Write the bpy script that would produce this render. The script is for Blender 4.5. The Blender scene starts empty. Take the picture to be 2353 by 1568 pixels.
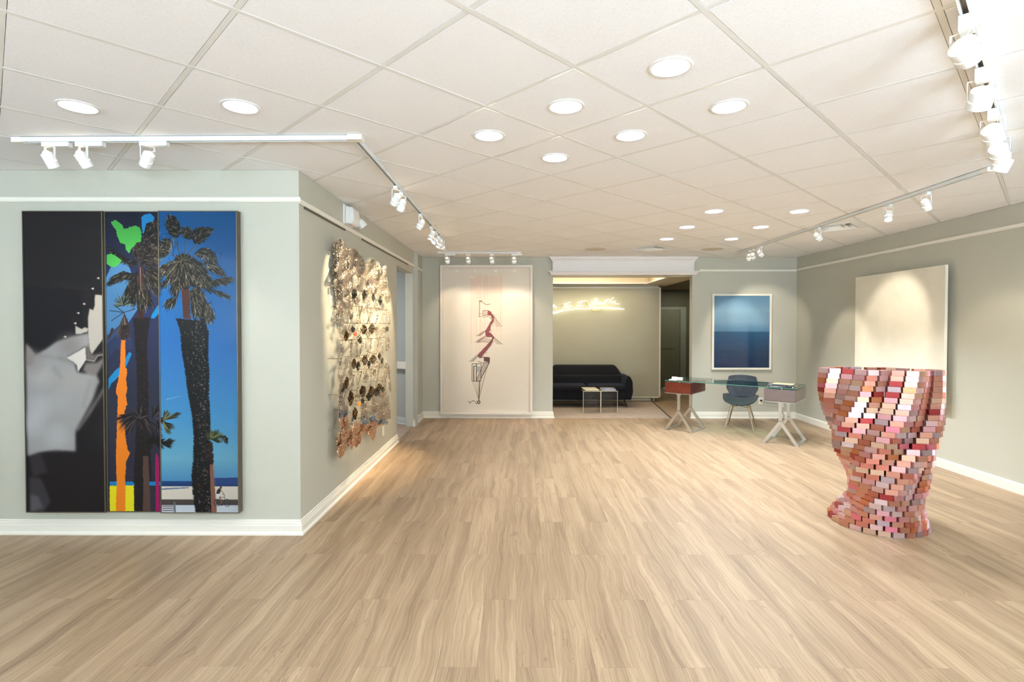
import bpy, bmesh, math, random
import numpy as np
from mathutils import Vector, Matrix
R = math.radians
sc = bpy.context.scene
COL = sc.collection

# ------------------------------------------------------------------ camera
EYE = Vector((0, 0, 1.5816)); FPX = 1227.128; CX = 1189.09; CY = 768.35
PITCH, YAW, ROLL = 0.0164368, -0.0029696, -0.0009371
_e1 = Vector((math.cos(YAW), -math.sin(YAW), 0)); _y1 = Vector((math.sin(YAW), math.cos(YAW), 0)); _z = Vector((0, 0, 1))
FWD = _y1*math.cos(PITCH) - _z*math.sin(PITCH); _u = _z*math.cos(PITCH) + _y1*math.sin(PITCH)
RGT = _e1*math.cos(ROLL) - _u*math.sin(ROLL); UPV = _e1*math.sin(ROLL) + _u*math.cos(ROLL)
cam_d = bpy.data.cameras.new('camera'); cam = bpy.data.objects.new('camera', cam_d); COL.objects.link(cam)
cam_d.sensor_width = 36; cam_d.lens = FPX/2353*36; cam_d.clip_start = 0.05
cam_d.shift_x = -(CX-1176.5)/2353; cam_d.shift_y = (CY-784)/2353
M = Matrix((RGT, UPV, -FWD)).transposed().to_4x4(); M.translation = EYE
cam.matrix_world = M; sc.camera = cam

def at(px, py, axis, val):
    """photo pixel -> the world point on the plane axis=val"""
    d = RGT*((px-CX)/FPX) + UPV*(-(py-CY)/FPX) + FWD
    return EYE + d*((val-EYE[axis])/d[axis])

# ------------------------------------------------------------------ light and exposure
sc.view_settings.view_transform = 'Standard'; sc.view_settings.look = 'None'
sc.view_settings.gamma = 1; sc.view_settings.use_curve_mapping = False
sc.view_settings.exposure = 0.79
try:
    sc.cycles.use_denoising = True; sc.cycles.max_bounces = 8; sc.cycles.diffuse_bounces = 4; sc.cycles.glossy_bounces = 3; sc.cycles.use_adaptive_sampling = True; sc.cycles.adaptive_threshold = .08; sc.cycles.adaptive_min_samples = 16
    sc.cycles.transmission_bounces = 6; sc.cycles.transparent_max_bounces = 16
    sc.cycles.sample_clamp_indirect = 6; sc.cycles.caustics_reflective = False; sc.cycles.caustics_refractive = False
    sc.cycles.use_light_tree = True
except Exception: pass
w = bpy.data.worlds.new('daylight'); sc.world = w; w.use_nodes = True
w.node_tree.nodes['Background'].inputs[0].default_value = (.75, .86, 1, 1)
w.node_tree.nodes['Background'].inputs[1].default_value = 1.0
WARM = (1.0, .89, .73); SOFT = (.83, .92, 1.0); FILL_COL = (.62, .80, 1.0)
P_FILL, P_DOWN, P_TRACK = 1480, 56, 38
def area(name, loc, rot, sx, sy, power, col):
    l = bpy.data.lights.new(name, 'AREA'); l.shape = 'RECTANGLE'; l.size = sx; l.size_y = sy; l.energy = power; l.color = col
    o = bpy.data.objects.new(name, l); o.location = loc; o.rotation_euler = rot; COL.objects.link(o); return o
# added unseen fill lights behind the camera, aimed up to brighten the ceiling
area('window_daylight', (-4.3, -3.38, 1.35), (R(172), 0, 0), 1.9, 2.2, P_FILL*.24, FILL_COL)
area('window_daylight', (1.8, -3.38, 1.35), (R(172), 0, 0), 1.6, 2.2, P_FILL*.36, FILL_COL)
area('window_daylight', (3.8, -3.38, 1.35), (R(172), 0, 0), 1.5, 2.2, P_FILL*.24, FILL_COL)
def spot(name, loc, direction, power, col, ang, blend, rad, parent=None):
    l = bpy.data.lights.new(name, 'SPOT'); l.energy = power; l.color = col; l.spot_size = R(ang); l.spot_blend = blend; l.shadow_soft_size = rad
    o = bpy.data.objects.new(name, l); o.location = loc
    o.rotation_euler = Vector(direction).to_track_quat('-Z', 'Y').to_euler(); COL.objects.link(o)
    if parent: o.parent = parent
    return o

# ------------------------------------------------------------------ materials
def lin(c):
    return tuple(((x/255)/12.92 if x/255 <= .04045 else ((x/255+.055)/1.055)**2.4) for x in c)
MATS = {}
def mat(name, col, rough=.5, metal=0, bump=0, bscale=40, var=0, vscale=3, coat=0, emit=0, spec=.5, trans=0, ior=1.45, stretch=None):
    if name in MATS: return MATS[name]
    m = bpy.data.materials.new(name); m.use_nodes = True; nt = m.node_tree; b = nt.nodes['Principled BSDF']
    c = lin(col) + (1,)
    b.inputs['Base Color'].default_value = c; b.inputs['Roughness'].default_value = rough; b.inputs['Metallic'].default_value = metal
    b.inputs['Specular IOR Level'].default_value = spec; b.inputs['IOR'].default_value = ior
    if coat: b.inputs['Coat Weight'].default_value = coat; b.inputs['Coat Roughness'].default_value = .03
    if trans: b.inputs['Transmission Weight'].default_value = trans
    if emit: b.inputs['Emission Color'].default_value = c; b.inputs['Emission Strength'].default_value = emit
    if var or bump:
        g = nt.nodes.new('ShaderNodeNewGeometry'); mp = nt.nodes.new('ShaderNodeMapping')
        nt.links.new(g.outputs['Position'], mp.inputs['Vector'])
        if stretch: mp.inputs['Scale'].default_value = stretch
    if var:
        n = nt.nodes.new('ShaderNodeTexNoise'); n.inputs['Scale'].default_value = vscale; n.inputs['Detail'].default_value = 5
        nt.links.new(mp.outputs[0], n.inputs['Vector'])
        r = nt.nodes.new('ShaderNodeValToRGB'); r.color_ramp.elements[0].position = .3; r.color_ramp.elements[1].position = .7
        r.color_ramp.elements[0].color = tuple(max(0, x*(1-var)) for x in c[:3]) + (1,)
        r.color_ramp.elements[1].color = tuple(min(1, x*(1+var)) for x in c[:3]) + (1,)
        nt.links.new(n.outputs[0], r.inputs[0]); nt.links.new(r.outputs[0], b.inputs['Base Color'])
    if bump:
        n2 = nt.nodes.new('ShaderNodeTexNoise'); n2.inputs['Scale'].default_value = bscale; n2.inputs['Detail'].default_value = 4
        nt.links.new(mp.outputs[0], n2.inputs['Vector'])
        bp = nt.nodes.new('ShaderNodeBump'); bp.inputs['Strength'].default_value = bump; bp.inputs['Distance'].default_value = .004
        nt.links.new(n2.outputs[0], bp.inputs['Height']); nt.links.new(bp.outputs[0], b.inputs['Normal'])
    MATS[name] = m; return m
WALL = mat('wall_paint', (193, 191, 176), .6, bump=.08, bscale=160, var=.015, vscale=1.5)
WALLB = mat('stair_wall_paint', (186, 190, 184), .6, bump=.08, bscale=160, var=.015)
TRIM = mat('trim_paint', (238, 233, 220), .38, var=.01)
BEAM = mat('beam_paint', (236, 231, 226), .45, var=.01)
TILE = mat('ceiling_tile_fibre', (249, 248, 248), .9, spec=.2, var=.05, vscale=160)
TEE = mat('ceiling_tee_paint', (234, 232, 226), .6, spec=.2, var=.01)
WHITE = mat('white_enamel', (240, 240, 236), .35, var=.01)
LAMPW = mat('lamp_glow', (255, 240, 214), .4, emit=5)
LAMPB = mat('lamp_bulb_glow', (255, 226, 180), .4, emit=2.5)
NEON = mat('neon_glow', (255, 250, 214), .3, emit=4)
COVE = mat('cove_glow', (255, 240, 200), .4, emit=5)
BLACK = mat('black_plastic', (22, 22, 24), .4, var=.05)
STEEL = mat('brushed_steel', (208, 208, 205), .32, metal=1, bump=.03, bscale=300)
CHROME = mat('satin_chrome', (200, 188, 172), .25, metal=1, var=.03)
LEATHER = mat('charcoal_leather', (46, 52, 60), .55, bump=.5, bscale=55, var=.22, vscale=12)
SEATF = mat('grey_seat_fabric', (62, 66, 68), .8, bump=.4, bscale=120, var=.1)
VELVET = mat('navy_velvet', (5, 6, 14), .85, bump=.2, bscale=60, var=.2)
VELVET.node_tree.nodes['Principled BSDF'].inputs['Sheen Weight'].default_value = .12
VELVET.node_tree.nodes['Principled BSDF'].inputs['Sheen Tint'].default_value = (.3, .4, .8, 1)
CARPET = mat('beige_carpet', (172, 154, 138), .95, bump=.6, bscale=120, var=.13, vscale=7, stretch=(1, 2.2, 1))
MAHOG = mat('red_brown_wood', (96, 34, 16), .3, var=.3, vscale=9, stretch=(1, 1, 6), coat=.4)
WALNUT = mat('grey_brown_wood', (106, 92, 88), .35, var=.12, vscale=9, stretch=(1, 1, 6), coat=.3)
FRAMEM = mat('taupe_metal_frame', (112, 104, 88), .4, metal=.6, var=.03)
PAPERW = mat('white_paper', (238, 230, 218), .7, var=.02)
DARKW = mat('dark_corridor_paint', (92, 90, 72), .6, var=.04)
CREAM = mat('cream_canvas', (232, 226, 208), .7, bump=.3, bscale=60, var=.05, vscale=4)
def glass(name, col, rough=0.0, ior=1.5):
    m = bpy.data.materials.new(name); m.use_nodes = True; nt = m.node_tree; nt.nodes.clear()
    o = nt.nodes.new('ShaderNodeOutputMaterial'); mx = nt.nodes.new('ShaderNodeMixShader'); t = nt.nodes.new('ShaderNodeBsdfTransparent')
    g = nt.nodes.new('ShaderNodeBsdfGlossy'); f = nt.nodes.new('ShaderNodeFresnel'); f.inputs['IOR'].default_value = ior
    t.inputs[0].default_value = col + (1,); g.inputs['Roughness'].default_value = rough
    ge = nt.nodes.new('ShaderNodeNewGeometry'); iv = nt.nodes.new('ShaderNodeMath'); iv.operation = 'SUBTRACT'; iv.inputs[0].default_value = 1
    ml = nt.nodes.new('ShaderNodeMath'); ml.operation = 'MULTIPLY'; nt.links.new(ge.outputs['Backfacing'], iv.inputs[1]); nt.links.new(f.outputs[0], ml.inputs[0]); nt.links.new(iv.outputs[0], ml.inputs[1])
    nt.links.new(ml.outputs[0], mx.inputs[0]); nt.links.new(t.outputs[0], mx.inputs[1]); nt.links.new(g.outputs[0], mx.inputs[2])
    nt.links.new(mx.outputs[0], o.inputs[0]); MATS[name] = m; return m
GLASS = glass('green_tinted_glass', (.74, .86, .82)); ACRYL = glass('clear_acrylic', (.985, .98, .97), .0, 1.35); PICG = glass('picture_glass', (1, 1, 1), .0, 1.45)
GLASSE = mat('glass_edge_green', (70, 118, 104), .15, coat=.5)
ACRE = mat('acrylic_edge', (206, 196, 168), .2, coat=.5)
def printmat(name, coat=1.0, rough=.5, crough=.02, emis=0):
    m = bpy.data.materials.new(name); m.use_nodes = True; nt = m.node_tree; b = nt.nodes['Principled BSDF']
    a = nt.nodes.new('ShaderNodeAttribute'); a.attribute_name = 'ink'; nt.links.new(a.outputs['Color'], b.inputs['Base Color'])
    b.inputs['Roughness'].default_value = rough; b.inputs['Coat Weight'].default_value = coat; b.inputs['Coat Roughness'].default_value = crough; b.inputs['Coat IOR'].default_value = 1.3; b.inputs['Specular IOR Level'].default_value = .2
    MATS[name] = m; return m
def floor_mat():
    m = bpy.data.materials.new('oak_vinyl'); m.use_nodes = True; nt = m.node_tree; N = nt.nodes; L = nt.links; b = N['Principled BSDF']
    g = N.new('ShaderNodeNewGeometry'); sp = N.new('ShaderNodeSeparateXYZ'); L.new(g.outputs['Position'], sp.inputs[0])
    def ma(op, a, bb=None, c=None):
        n = N.new('ShaderNodeMath'); n.operation = op
        for i, v in enumerate((a, bb, c)):
            if v is None: continue
            if isinstance(v, (int, float)): n.inputs[i].default_value = v
            else: L.new(v, n.inputs[i])
        return n.outputs[0]
    ix = ma('FLOOR', ma('DIVIDE', ma('SUBTRACT', sp.outputs[0], PX0), PW))
    par = ma('FLOORED_MODULO', ix, 2)
    iy = ma('FLOOR', ma('DIVIDE', ma('SUBTRACT', ma('SUBTRACT', sp.outputs[1], PY0), ma('MULTIPLY', par, PL/2)), PL))
    cb = N.new('ShaderNodeCombineXYZ'); L.new(ix, cb.inputs[0]); L.new(iy, cb.inputs[1])
    wn = N.new('ShaderNodeTexWhiteNoise'); L.new(cb.outputs[0], wn.inputs[0])
    off = N.new('ShaderNodeVectorMath'); off.operation = 'SCALE'; L.new(wn.outputs['Color'], off.inputs[0]); off.inputs['Scale'].default_value = 37
    pos = N.new('ShaderNodeVectorMath'); pos.operation = 'ADD'; L.new(g.outputs['Position'], pos.inputs[0]); L.new(off.outputs[0], pos.inputs[1])
    wmp = N.new('ShaderNodeMapping'); wmp.inputs['Scale'].default_value = (2.6, 1.7, 1); L.new(pos.outputs[0], wmp.inputs[0])
    wno = N.new('ShaderNodeTexNoise'); wno.inputs['Scale'].default_value = 1; wno.inputs['Detail'].default_value = 2.5; L.new(wmp.outputs[0], wno.inputs[0])
    wcb = N.new('ShaderNodeCombineXYZ'); L.new(ma('MULTIPLY', ma('SUBTRACT', wno.outputs[0], .5), .11), wcb.inputs[0])
    wad = N.new('ShaderNodeVectorMath'); wad.operation = 'ADD'; L.new(pos.outputs[0], wad.inputs[0]); L.new(wcb.outputs[0], wad.inputs[1]); pos = wad
    def noise(scale, sx, sy, det, dist=0, rough=.55):
        mp = N.new('ShaderNodeMapping'); mp.inputs['Scale'].default_value = (sx, sy, 1); L.new(pos.outputs[0], mp.inputs[0])
        n = N.new('ShaderNodeTexNoise'); n.inputs['Scale'].default_value = scale; n.inputs['Detail'].default_value = det
        n.inputs['Distortion'].default_value = dist; n.inputs['Roughness'].default_value = rough; L.new(mp.outputs[0], n.inputs[0]); return n.outputs[0]
    broad = noise(1.0, 12, .6, 5, .5, .60); fine = noise(1.0, 150, 2.6, 4, .3, .6)
    mpw = N.new('ShaderNodeMapping'); mpw.inputs['Scale'].default_value = (5.5, .75, 1); L.new(pos.outputs[0], mpw.inputs[0])
    wv = N.new('ShaderNodeTexWave'); wv.wave_type = 'BANDS'; wv.bands_direction = 'X'; wv.inputs['Scale'].default_value = 2.2
    wv.inputs['Distortion'].default_value = 9; wv.inputs['Detail'].default_value = 3; wv.inputs['Detail Scale'].default_value = 1.0; L.new(mpw.outputs[0], wv.inputs[0])
    mpl = N.new('ShaderNodeMapping'); mpl.inputs['Scale'].default_value = (26, 1.5, 1); L.new(pos.outputs[0], mpl.inputs[0])
    wl_ = N.new('ShaderNodeTexWave'); wl_.wave_type = 'BANDS'; wl_.bands_direction = 'X'; wl_.inputs['Scale'].default_value = .9
    wl_.inputs['Distortion'].default_value = 11; wl_.inputs['Detail'].default_value = 4; wl_.inputs['Detail Scale'].default_value = .8; L.new(mpl.outputs[0], wl_.inputs[0])
    thin = ma('MULTIPLY', ma('POWER', wl_.outputs['Fac'], 5), -.085)
    crk = noise(1.0, 8.5, 1.1, 4, 1.2, .6); msk = noise(1.0, 3.1, 1.3, 1)
    crack = ma('MULTIPLY', ma('LESS_THAN', ma('ABSOLUTE', ma('SUBTRACT', crk, .5)), .0055), ma('GREATER_THAN', msk, .56))
    kmp = N.new('ShaderNodeMapping'); kmp.inputs['Scale'].default_value = (2.7, 1.6, 1); L.new(pos.outputs[0], kmp.inputs[0])
    vor = N.new('ShaderNodeTexVoronoi'); vor.inputs['Scale'].default_value = 1; L.new(kmp.outputs[0], vor.inputs[0])
    knot = ma('SUBTRACT', 1, ma('MINIMUM', ma('DIVIDE', vor.outputs['Distance'], .045), 1)); dk = ma('MAXIMUM', ma('MULTIPLY', crack, .35), ma('MULTIPLY', knot, .75))
    r = N.new('ShaderNodeValToRGB'); e = r.color_ramp.elements
    e[0].position = .27; e[0].color = lin((134, 109, 85)) + (1,); e[1].position = .66; e[1].color = lin((188, 161, 130)) + (1,)
    x = e.new(.46); x.color = lin((163, 136, 107)) + (1,)
    mixv = ma('ADD', ma('MULTIPLY', broad, .78), ma('ADD', ma('MULTIPLY', fine, .15), ma('ADD', thin, ma('MULTIPLY', wv.outputs['Fac'], .06))))
    L.new(mixv, r.inputs[0])
    mu = N.new('ShaderNodeMix'); mu.data_type = 'RGBA'; L.new(dk, mu.inputs['Factor'])
    L.new(r.outputs[0], mu.inputs[6]); mu.inputs[7].default_value = lin((104, 76, 54)) + (1,)
    hv = N.new('ShaderNodeHueSaturation'); L.new(mu.outputs[2], hv.inputs['Color'])
    L.new(ma('ADD', ma('MULTIPLY', wn.outputs['Value'], .06), .97), hv.inputs['Value'])
    L.new(hv.outputs[0], b.inputs['Base Color'])
    rr = ma('ADD', ma('MULTIPLY', fine, .18), .33); L.new(rr, b.inputs['Roughness'])
    bp = N.new('ShaderNodeBump'); bp.inputs['Strength'].default_value = .10; bp.inputs['Distance'].default_value = .002
    L.new(fine, bp.inputs['Height']); L.new(bp.outputs[0], b.inputs['Normal'])
    b.inputs['Specular IOR Level'].default_value = .45
    return m
PW, PL, PX0, PY0 = .1829, 1.2192, -5.5, .005
OAK = floor_mat()

# ------------------------------------------------------------------ mesh helpers
class MB:
    def __init__(s): s.v = []; s.f = []
    def add(s, vs, fs):
        o = len(s.v); s.v += [tuple(x) for x in vs]; s.f += [tuple(i+o for i in f) for f in fs]; return s
    def hexa(s, p):  # 8 points: bottom 4 ccw, top 4 ccw
        return s.add(p, [(3, 2, 1, 0), (4, 5, 6, 7), (0, 1, 5, 4), (1, 2, 6, 5), (2, 3, 7, 6), (3, 0, 4, 7)])
    def box(s, x0, x1, y0, y1, z0, z1):
        return s.hexa([(x0, y0, z0), (x1, y0, z0), (x1, y1, z0), (x0, y1, z0), (x0, y0, z1), (x1, y0, z1), (x1, y1, z1), (x0, y1, z1)])
    def obox(s, c, ax, ay, az, hx, hy, hz):
        c = Vector(c); ax = Vector(ax).normalized()*hx; ay = Vector(ay).normalized()*hy; az = Vector(az).normalized()*hz
        return s.hexa([c-ax-ay-az, c+ax-ay-az, c+ax+ay-az, c-ax+ay-az, c-ax-ay+az, c+ax-ay+az, c+ax+ay+az, c-ax+ay+az])
    def bar(s, p, q, w, t, up=(0, 0, 1)):
        p = Vector(p); q = Vector(q); d = (q-p); a = d.normalized(); up = Vector(up)
        b = a.cross(up)
        if b.length < 1e-4: b = a.cross(Vector((1, 0, 0)))
        b.normalize(); c = b.cross(a)
        return s.obox((p+q)/2, a, b, c, d.length/2, w/2, t/2)
    def tube(s, pts, r, n=8, cap=True):
        pts = [Vector(p) for p in pts]; rs = r if isinstance(r, (list, tuple)) else [r]*len(pts); base = len(s.v); prev = None
        for i, p in enumerate(pts):
            a = (pts[min(i+1, len(pts)-1)] - pts[max(i-1, 0)]).normalized()
            if prev is None:
                u = a.cross(Vector((0, 0, 1)));
                if u.length < 1e-3: u = a.cross(Vector((1, 0, 0)))
            else: u = prev - a*prev.dot(a)
            u.normalize(); prev = u; v = a.cross(u)
            for k in range(n):
                t = 2*math.pi*k/n; s.v.append(tuple(p + (u*math.cos(t)+v*math.sin(t))*rs[i]))
        for i in range(len(pts)-1):
            for k in range(n):
                a0 = base+i*n+k; a1 = base+i*n+(k+1) % n; s.f.append((a0, a1, a1+n, a0+n))
        if cap: s.f.append(tuple(base+k for k in reversed(range(n)))); s.f.append(tuple(base+(len(pts)-1)*n+k for k in range(n)))
        return s
    def lathe(s, prof, n=24, c=(0, 0, 0), ax=(0, 0, 1), closed=False):
        ax = Vector(ax).normalized(); u = ax.orthogonal().normalized(); v = ax.cross(u); c = Vector(c); base = len(s.v)
        for r, h in prof:
            for k in range(n):
                t = 2*math.pi*k/n; s.v.append(tuple(c + ax*h + (u*math.cos(t)+v*math.sin(t))*r))
        m = len(prof)
        for i in range(m-1 if not closed else m):
            for k in range(n):
                a = base+i*n+k; b = base+i*n+(k+1) % n; j = ((i+1) % m - i)*n; s.f.append((a, b, b+j, a+j))
        return s
    def prism(s, poly, p0, du, dv, dw):
        """poly (u,v) list extruded by vector dw"""
        p0 = Vector(p0); du = Vector(du); dv = Vector(dv); dw = Vector(dw); n = len(poly)
        vs = [p0+du*a+dv*b for a, b in poly] + [p0+du*a+dv*b+dw for a, b in poly]
        return s.add(vs, [tuple(reversed(range(n))), tuple(range(n, 2*n))] + [(i, (i+1) % n, (i+1) % n+n, i+n) for i in range(n)])
    def build(s, name, m, parent=None, smooth=False, bevel=0, sub=0, seg=2):
        me = bpy.data.meshes.new(name); me.from_pydata(s.v, [], s.f)
        bm = bmesh.new(); bm.from_mesh(me); bmesh.ops.recalc_face_normals(bm, faces=bm.faces)
        if bevel:
            es = [e for e in bm.edges if len(e.link_faces) == 2 and e.calc_face_angle(0) > .5]
            bmesh.ops.bevel(bm, geom=es, offset=bevel, segments=seg, affect='EDGES', profile=.5)
        bm.to_mesh(me); bm.free()
        me.materials.append(m)
        if smooth:
            me.polygons.foreach_set('use_smooth', [True]*len(me.polygons))
            if not sub:
                try: me.set_sharp_from_angle(angle=R(38))
                except Exception: pass
        o = bpy.data.objects.new(name, me); COL.objects.link(o)
        if parent: o.parent = parent; o.matrix_parent_inverse = Matrix()
        if sub:
            md = o.modifiers.new('subdivision', 'SUBSURF'); md.levels = sub; md.render_levels = sub
        return o
def thing(name, label, cat, loc=(0, 0, 0), rotz=0, group=None):
    o = bpy.data.objects.new(name, None); COL.objects.link(o); o.location = loc; o.rotation_euler = (0, 0, rotz); o.empty_display_size = .1
    o['label'] = label; o['category'] = cat
    if group: o['group'] = group
    return o
def tag(o, label, cat, group=None):
    o['label'] = label; o['category'] = cat
    if group: o['group'] = group
    return o
def struct(o, label=None, cat=None):
    o['kind'] = 'structure'; o['label'] = label or o.name.split('.')[0].replace('_', ' '); o['category'] = cat or o.name.split('_')[0]; return o
def meshobj(name, me, parent, loc=(0, 0, 0), rotz=0):
    o = bpy.data.objects.new(name, me); COL.objects.link(o); o.location = loc; o.rotation_euler = (0, 0, rotz)
    if parent: o.parent = parent
    return o

# ------------------------------------------------------------------ room shell
H = 2.74; XR = 4.72; XL = -1.65; YF = 4.01; YB = 9.10; XO = -5.5; YN = -3.5; OX0, OX1 = .575, 2.945   # opening in the back wall
def wallbox(name, args, label, m=WALL):
    b = MB()
    for a in args: b.box(*a)
    return struct(b.build(name, m), label, 'wall')
wallbox('wall_left_front', [(XO, XL, YF, YF+.12, 0, H)], 'pale sage wall behind the palm triptych')
wallbox('wall_left', [(XL-.12, XL, YF+.12, 7.2, 0, H), (XL-.12, XL, 7.2, 8.3, 2.39, H), (XL-.12, XL, 8.3, YB+.12, 0, H)], 'beige lit side wall with the doorway to the stairs')
wallbox('wall_back_left', [(XL, OX0, YB, YB+.14, 0, H)], 'back wall pier behind the tall staircase drawing')
wallbox('wall_back_right', [(OX1, XR, YB, YB+.14, 0, H)], 'back wall behind the glass desk')
wallbox('wall_right', [(XR, XR+.12, YN, 13.6, 0, H)], 'long right wall behind the cream canvas')
wallbox('wall_left_outer', [(XO-.12, XO, YN, YF+.12, 0, H)], 'outer left wall beside the camera')
b = MB()
b.box(XO+.001, XO+.03, 1.15, 1.25, 0, 2.1); b.box(XO+.001, XO+.03, 2.15, 2.25, 0, 2.1); b.box(XO+.001, XO+.03, 1.25, 2.15, 2.02, 2.1); struct(b.build('trim_side_door', TRIM), 'white casing of the side door left of the camera', 'trim'); b = MB(); b.box(XO+.001, XO+.015, 1.25, 2.15, .01, 2.02); struct(b.build('door_2', mat('grey_door', (120, 124, 126), .4)), 'grey side door left of the camera', 'door'); b = MB()
xs = [XO, -5.3, -3.3, .95, 2.65, 3.0, 4.6, XR]
for i in range(0, 8, 2): b.box(xs[i], xs[i+1], YN-.12, YN, 0, H)
for i in (1, 3, 5): b.box(xs[i], xs[i+1], YN-.12, YN, 0, .22); b.box(xs[i], xs[i+1], YN-.12, YN, 2.5, H)
struct(b.build('wall_near', WALL), 'near wall with three made-up window openings behind the camera', 'wall')
for i, k in enumerate((1, 3, 5)):  # unseen frames, made up to go with the fill lights
    b = MB(); x0, x1 = xs[k], xs[k+1]; xm = (x0+x1)/2
    for a in ((x0, x0+.06, .22, 2.5), (x1-.06, x1, .22, 2.5), (xm-.03, xm+.03, .28, 2.44), (x0+.06, x1-.06, .22, .28), (x0+.06, x1-.06, 2.44, 2.5)):
        b.box(a[0], a[1], YN-.10, YN+.02, a[2], a[3])
    struct(b.build('window_%d' % (i+1), WHITE), 'added unseen white window frame %s' % ('on the left', 'in the middle', 'on the right')[i], 'window')
# stair side wall seen through the doorway, running off at an angle
d = Vector((-.80, .60, 0)); p = Vector((XL-.02, 8.335, 0)); n = Vector((.6, .8, 0))
b = MB(); b.prism([(0, 0), (2.6, 0), (2.6, .12), (0, .12)], p, d, n, (0, 0, H)); struct(b.build('wall_stair', WALLB), 'blue grey wall of the stair lobby', 'wall')
b = MB(); b.box(-4.3, XL-.12, 5.3, 5.4, 0, H); b.box(-4.3, -4.2, 5.4, 10.2, 0, H); struct(b.build('wall_stair_back', WALLB), 'hidden wall of the stair lobby', 'wall')
b = MB(); b.box(-4.2, XL-.12, 5.4, 10.2, 2.5, 2.56); struct(b.build('ceiling_stair', TILE), 'stair lobby ceiling', 'ceiling')
b = MB(); b.box(XL-.12, XL-.005, 7.2, 8.3, .0, .006); b.box(-4.2, XL-.12, 5.4, 10.2, .0, .006); struct(b.build('floor_stair', CARPET), 'beige carpet of the stair lobby', 'floor')

# profile runs (baseboards, rails): profile in (outward, up)
BASE = [(0, 0), (.030, 0), (.030, .012), (.022, .022), (.018, .026), (.018, .070), (.013, .075), (.013, .088), (.008, .093), (.008, .106), (0, .112)]
BASE2 = [(0, 0), (.018, 0), (.018, .085), (.012, .095), (0, .098)]
RAIL = [(0, 0), (.012, 0), (.020, .010), (.020, .032), (.014, .038), (0, .038)]
def run(name, p0, p1, nrm, prof, m, z=0, e0=0, e1=0, label=None, parent=None, md=0):
    """extrude prof from p0 to p1 along the wall; e0/e1 = +1 outside mitre, -1 inside mitre"""
    p0 = Vector((p0[0], p0[1], z)); p1 = Vector((p1[0], p1[1], z)); a = (p1-p0).normalized(); nv = Vector((nrm[0], nrm[1], 0)); b = MB(); k = len(prof)
    vs = [p0 + nv*u + _z*v - a*(u*e0) for u, v in prof] + [p1 + nv*u + _z*v + a*(u*e1) for u, v in prof]
    b.add(vs, [tuple(reversed(range(k))), tuple(range(k, 2*k))] + [(i, (i+1) % k, (i+1) % k+k, i+k) for i in range(k)])
    o = b.build(name, m, parent)
    return struct(o, label, 'trim') if not parent else o
run('baseboard_left_front', (XO, YF), (XL, YF), (0, -1), BASE, TRIM, 0, 0, 1, 'white baseboard below the palm triptych')
run('baseboard_left', (XL, YF), (XL, 7.2), (1, 0), BASE, TRIM, 0, 1, 0, 'white baseboard below the mesh sculpture')
run('baseboard_left_far', (XL, 8.3), (XL, YB), (1, 0), BASE, TRIM, 0, 0, -1, 'short white baseboard past the doorway')
run('baseboard_back_left', (XL, YB), (OX0, YB), (0, -1), BASE, TRIM, 0, -1, 1, 'white baseboard below the staircase drawing')
run('baseboard_pier', (OX0, YB), (OX0, YB+.14), (1, 0), BASE, TRIM, 0, 1, 0, 'white baseboard round the pier end')
run('baseboard_back_right', (OX1, YB), (XR, YB), (0, -1), BASE, TRIM, 0, 1, -1, 'white baseboard behind the glass desk')
run('baseboard_right', (XR, YB), (XR, YN), (-1, 0), BASE2, TRIM, 0, -1, 0, 'white baseboard along the right wall')
q = p + d*2.6
run('baseboard_stair', (p.x, p.y), (q.x, q.y), (-.6, -.8), BASE, mat('cool_trim', (206, 208, 208), .4, var=.01), .006, 0, 0, 'grey white baseboard in the stair lobby')
run('trim_left_front', (XO, YF), (XL, YF), (0, -1), RAIL, TRIM, 2.502, 0, 1, 'white picture rail above the palm triptych')
run('trim_left', (XL, YF), (XL, YB), (1, 0), RAIL, TRIM, 2.490, 1, -1, 'white picture rail above the mesh sculpture')
run('trim_back_right', (3.06, YB), (XR, YB), (0, -1), RAIL, TRIM, 2.500, 0, -1, 'picture rail on the back wall right of the beam')
run('trim_right', (XR, YB), (XR, YN), (-1, 0), RAIL, TRIM, 2.512, -1, 0, 'picture rail along the right wall')

# floor: base slab, then planks as parts
b = MB(); b.box(XO, XR, YN, YF+.1, -.06, -.004); b.box(XL-.05, XR, YF, 13.5, -.06, -.004)
FL = struct(b.build('floor', mat('subfloor', (120, 98, 74), .8)), 'light oak plank floor of the gallery', 'floor')
pb = MB(); g = .0003
pb.box(0, PW-2*g, 0, PL-2*g, -.004, 0)
plank_me = pb.build('plank_source', OAK); pm = plank_me.data; bpy.data.objects.remove(plank_me)
planks = []
nx = int((XR-PX0)/PW)+1
for i in range(nx):
    x = PX0+i*PW
    for j in range(-4, 12):
        y = PY0 + j*PL + (i % 2)*PL/2
        if x > XR: continue
        if y > 13.4: continue
        if x+PW < XL and y > YF: continue
        if y > YB and not (x+PW > 2.5): continue
        yc = max(y+PL/2, 1.0); c = Vector((x+PW/2, yc, 0)); rel = c-EYE; dep = rel.dot(FWD)
        pxx = rel.dot(RGT)/dep*FPX+CX; top = y+PL
        vis = top > 2.3 and -60 < pxx < 2420 and not (x < XL-.1 and y+PL > YF+.9)
        size = 1/dep**3 if vis else 0
        planks.append((size, x, y))
planks.sort(key=lambda t: -t[0])
rest = MB()
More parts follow.
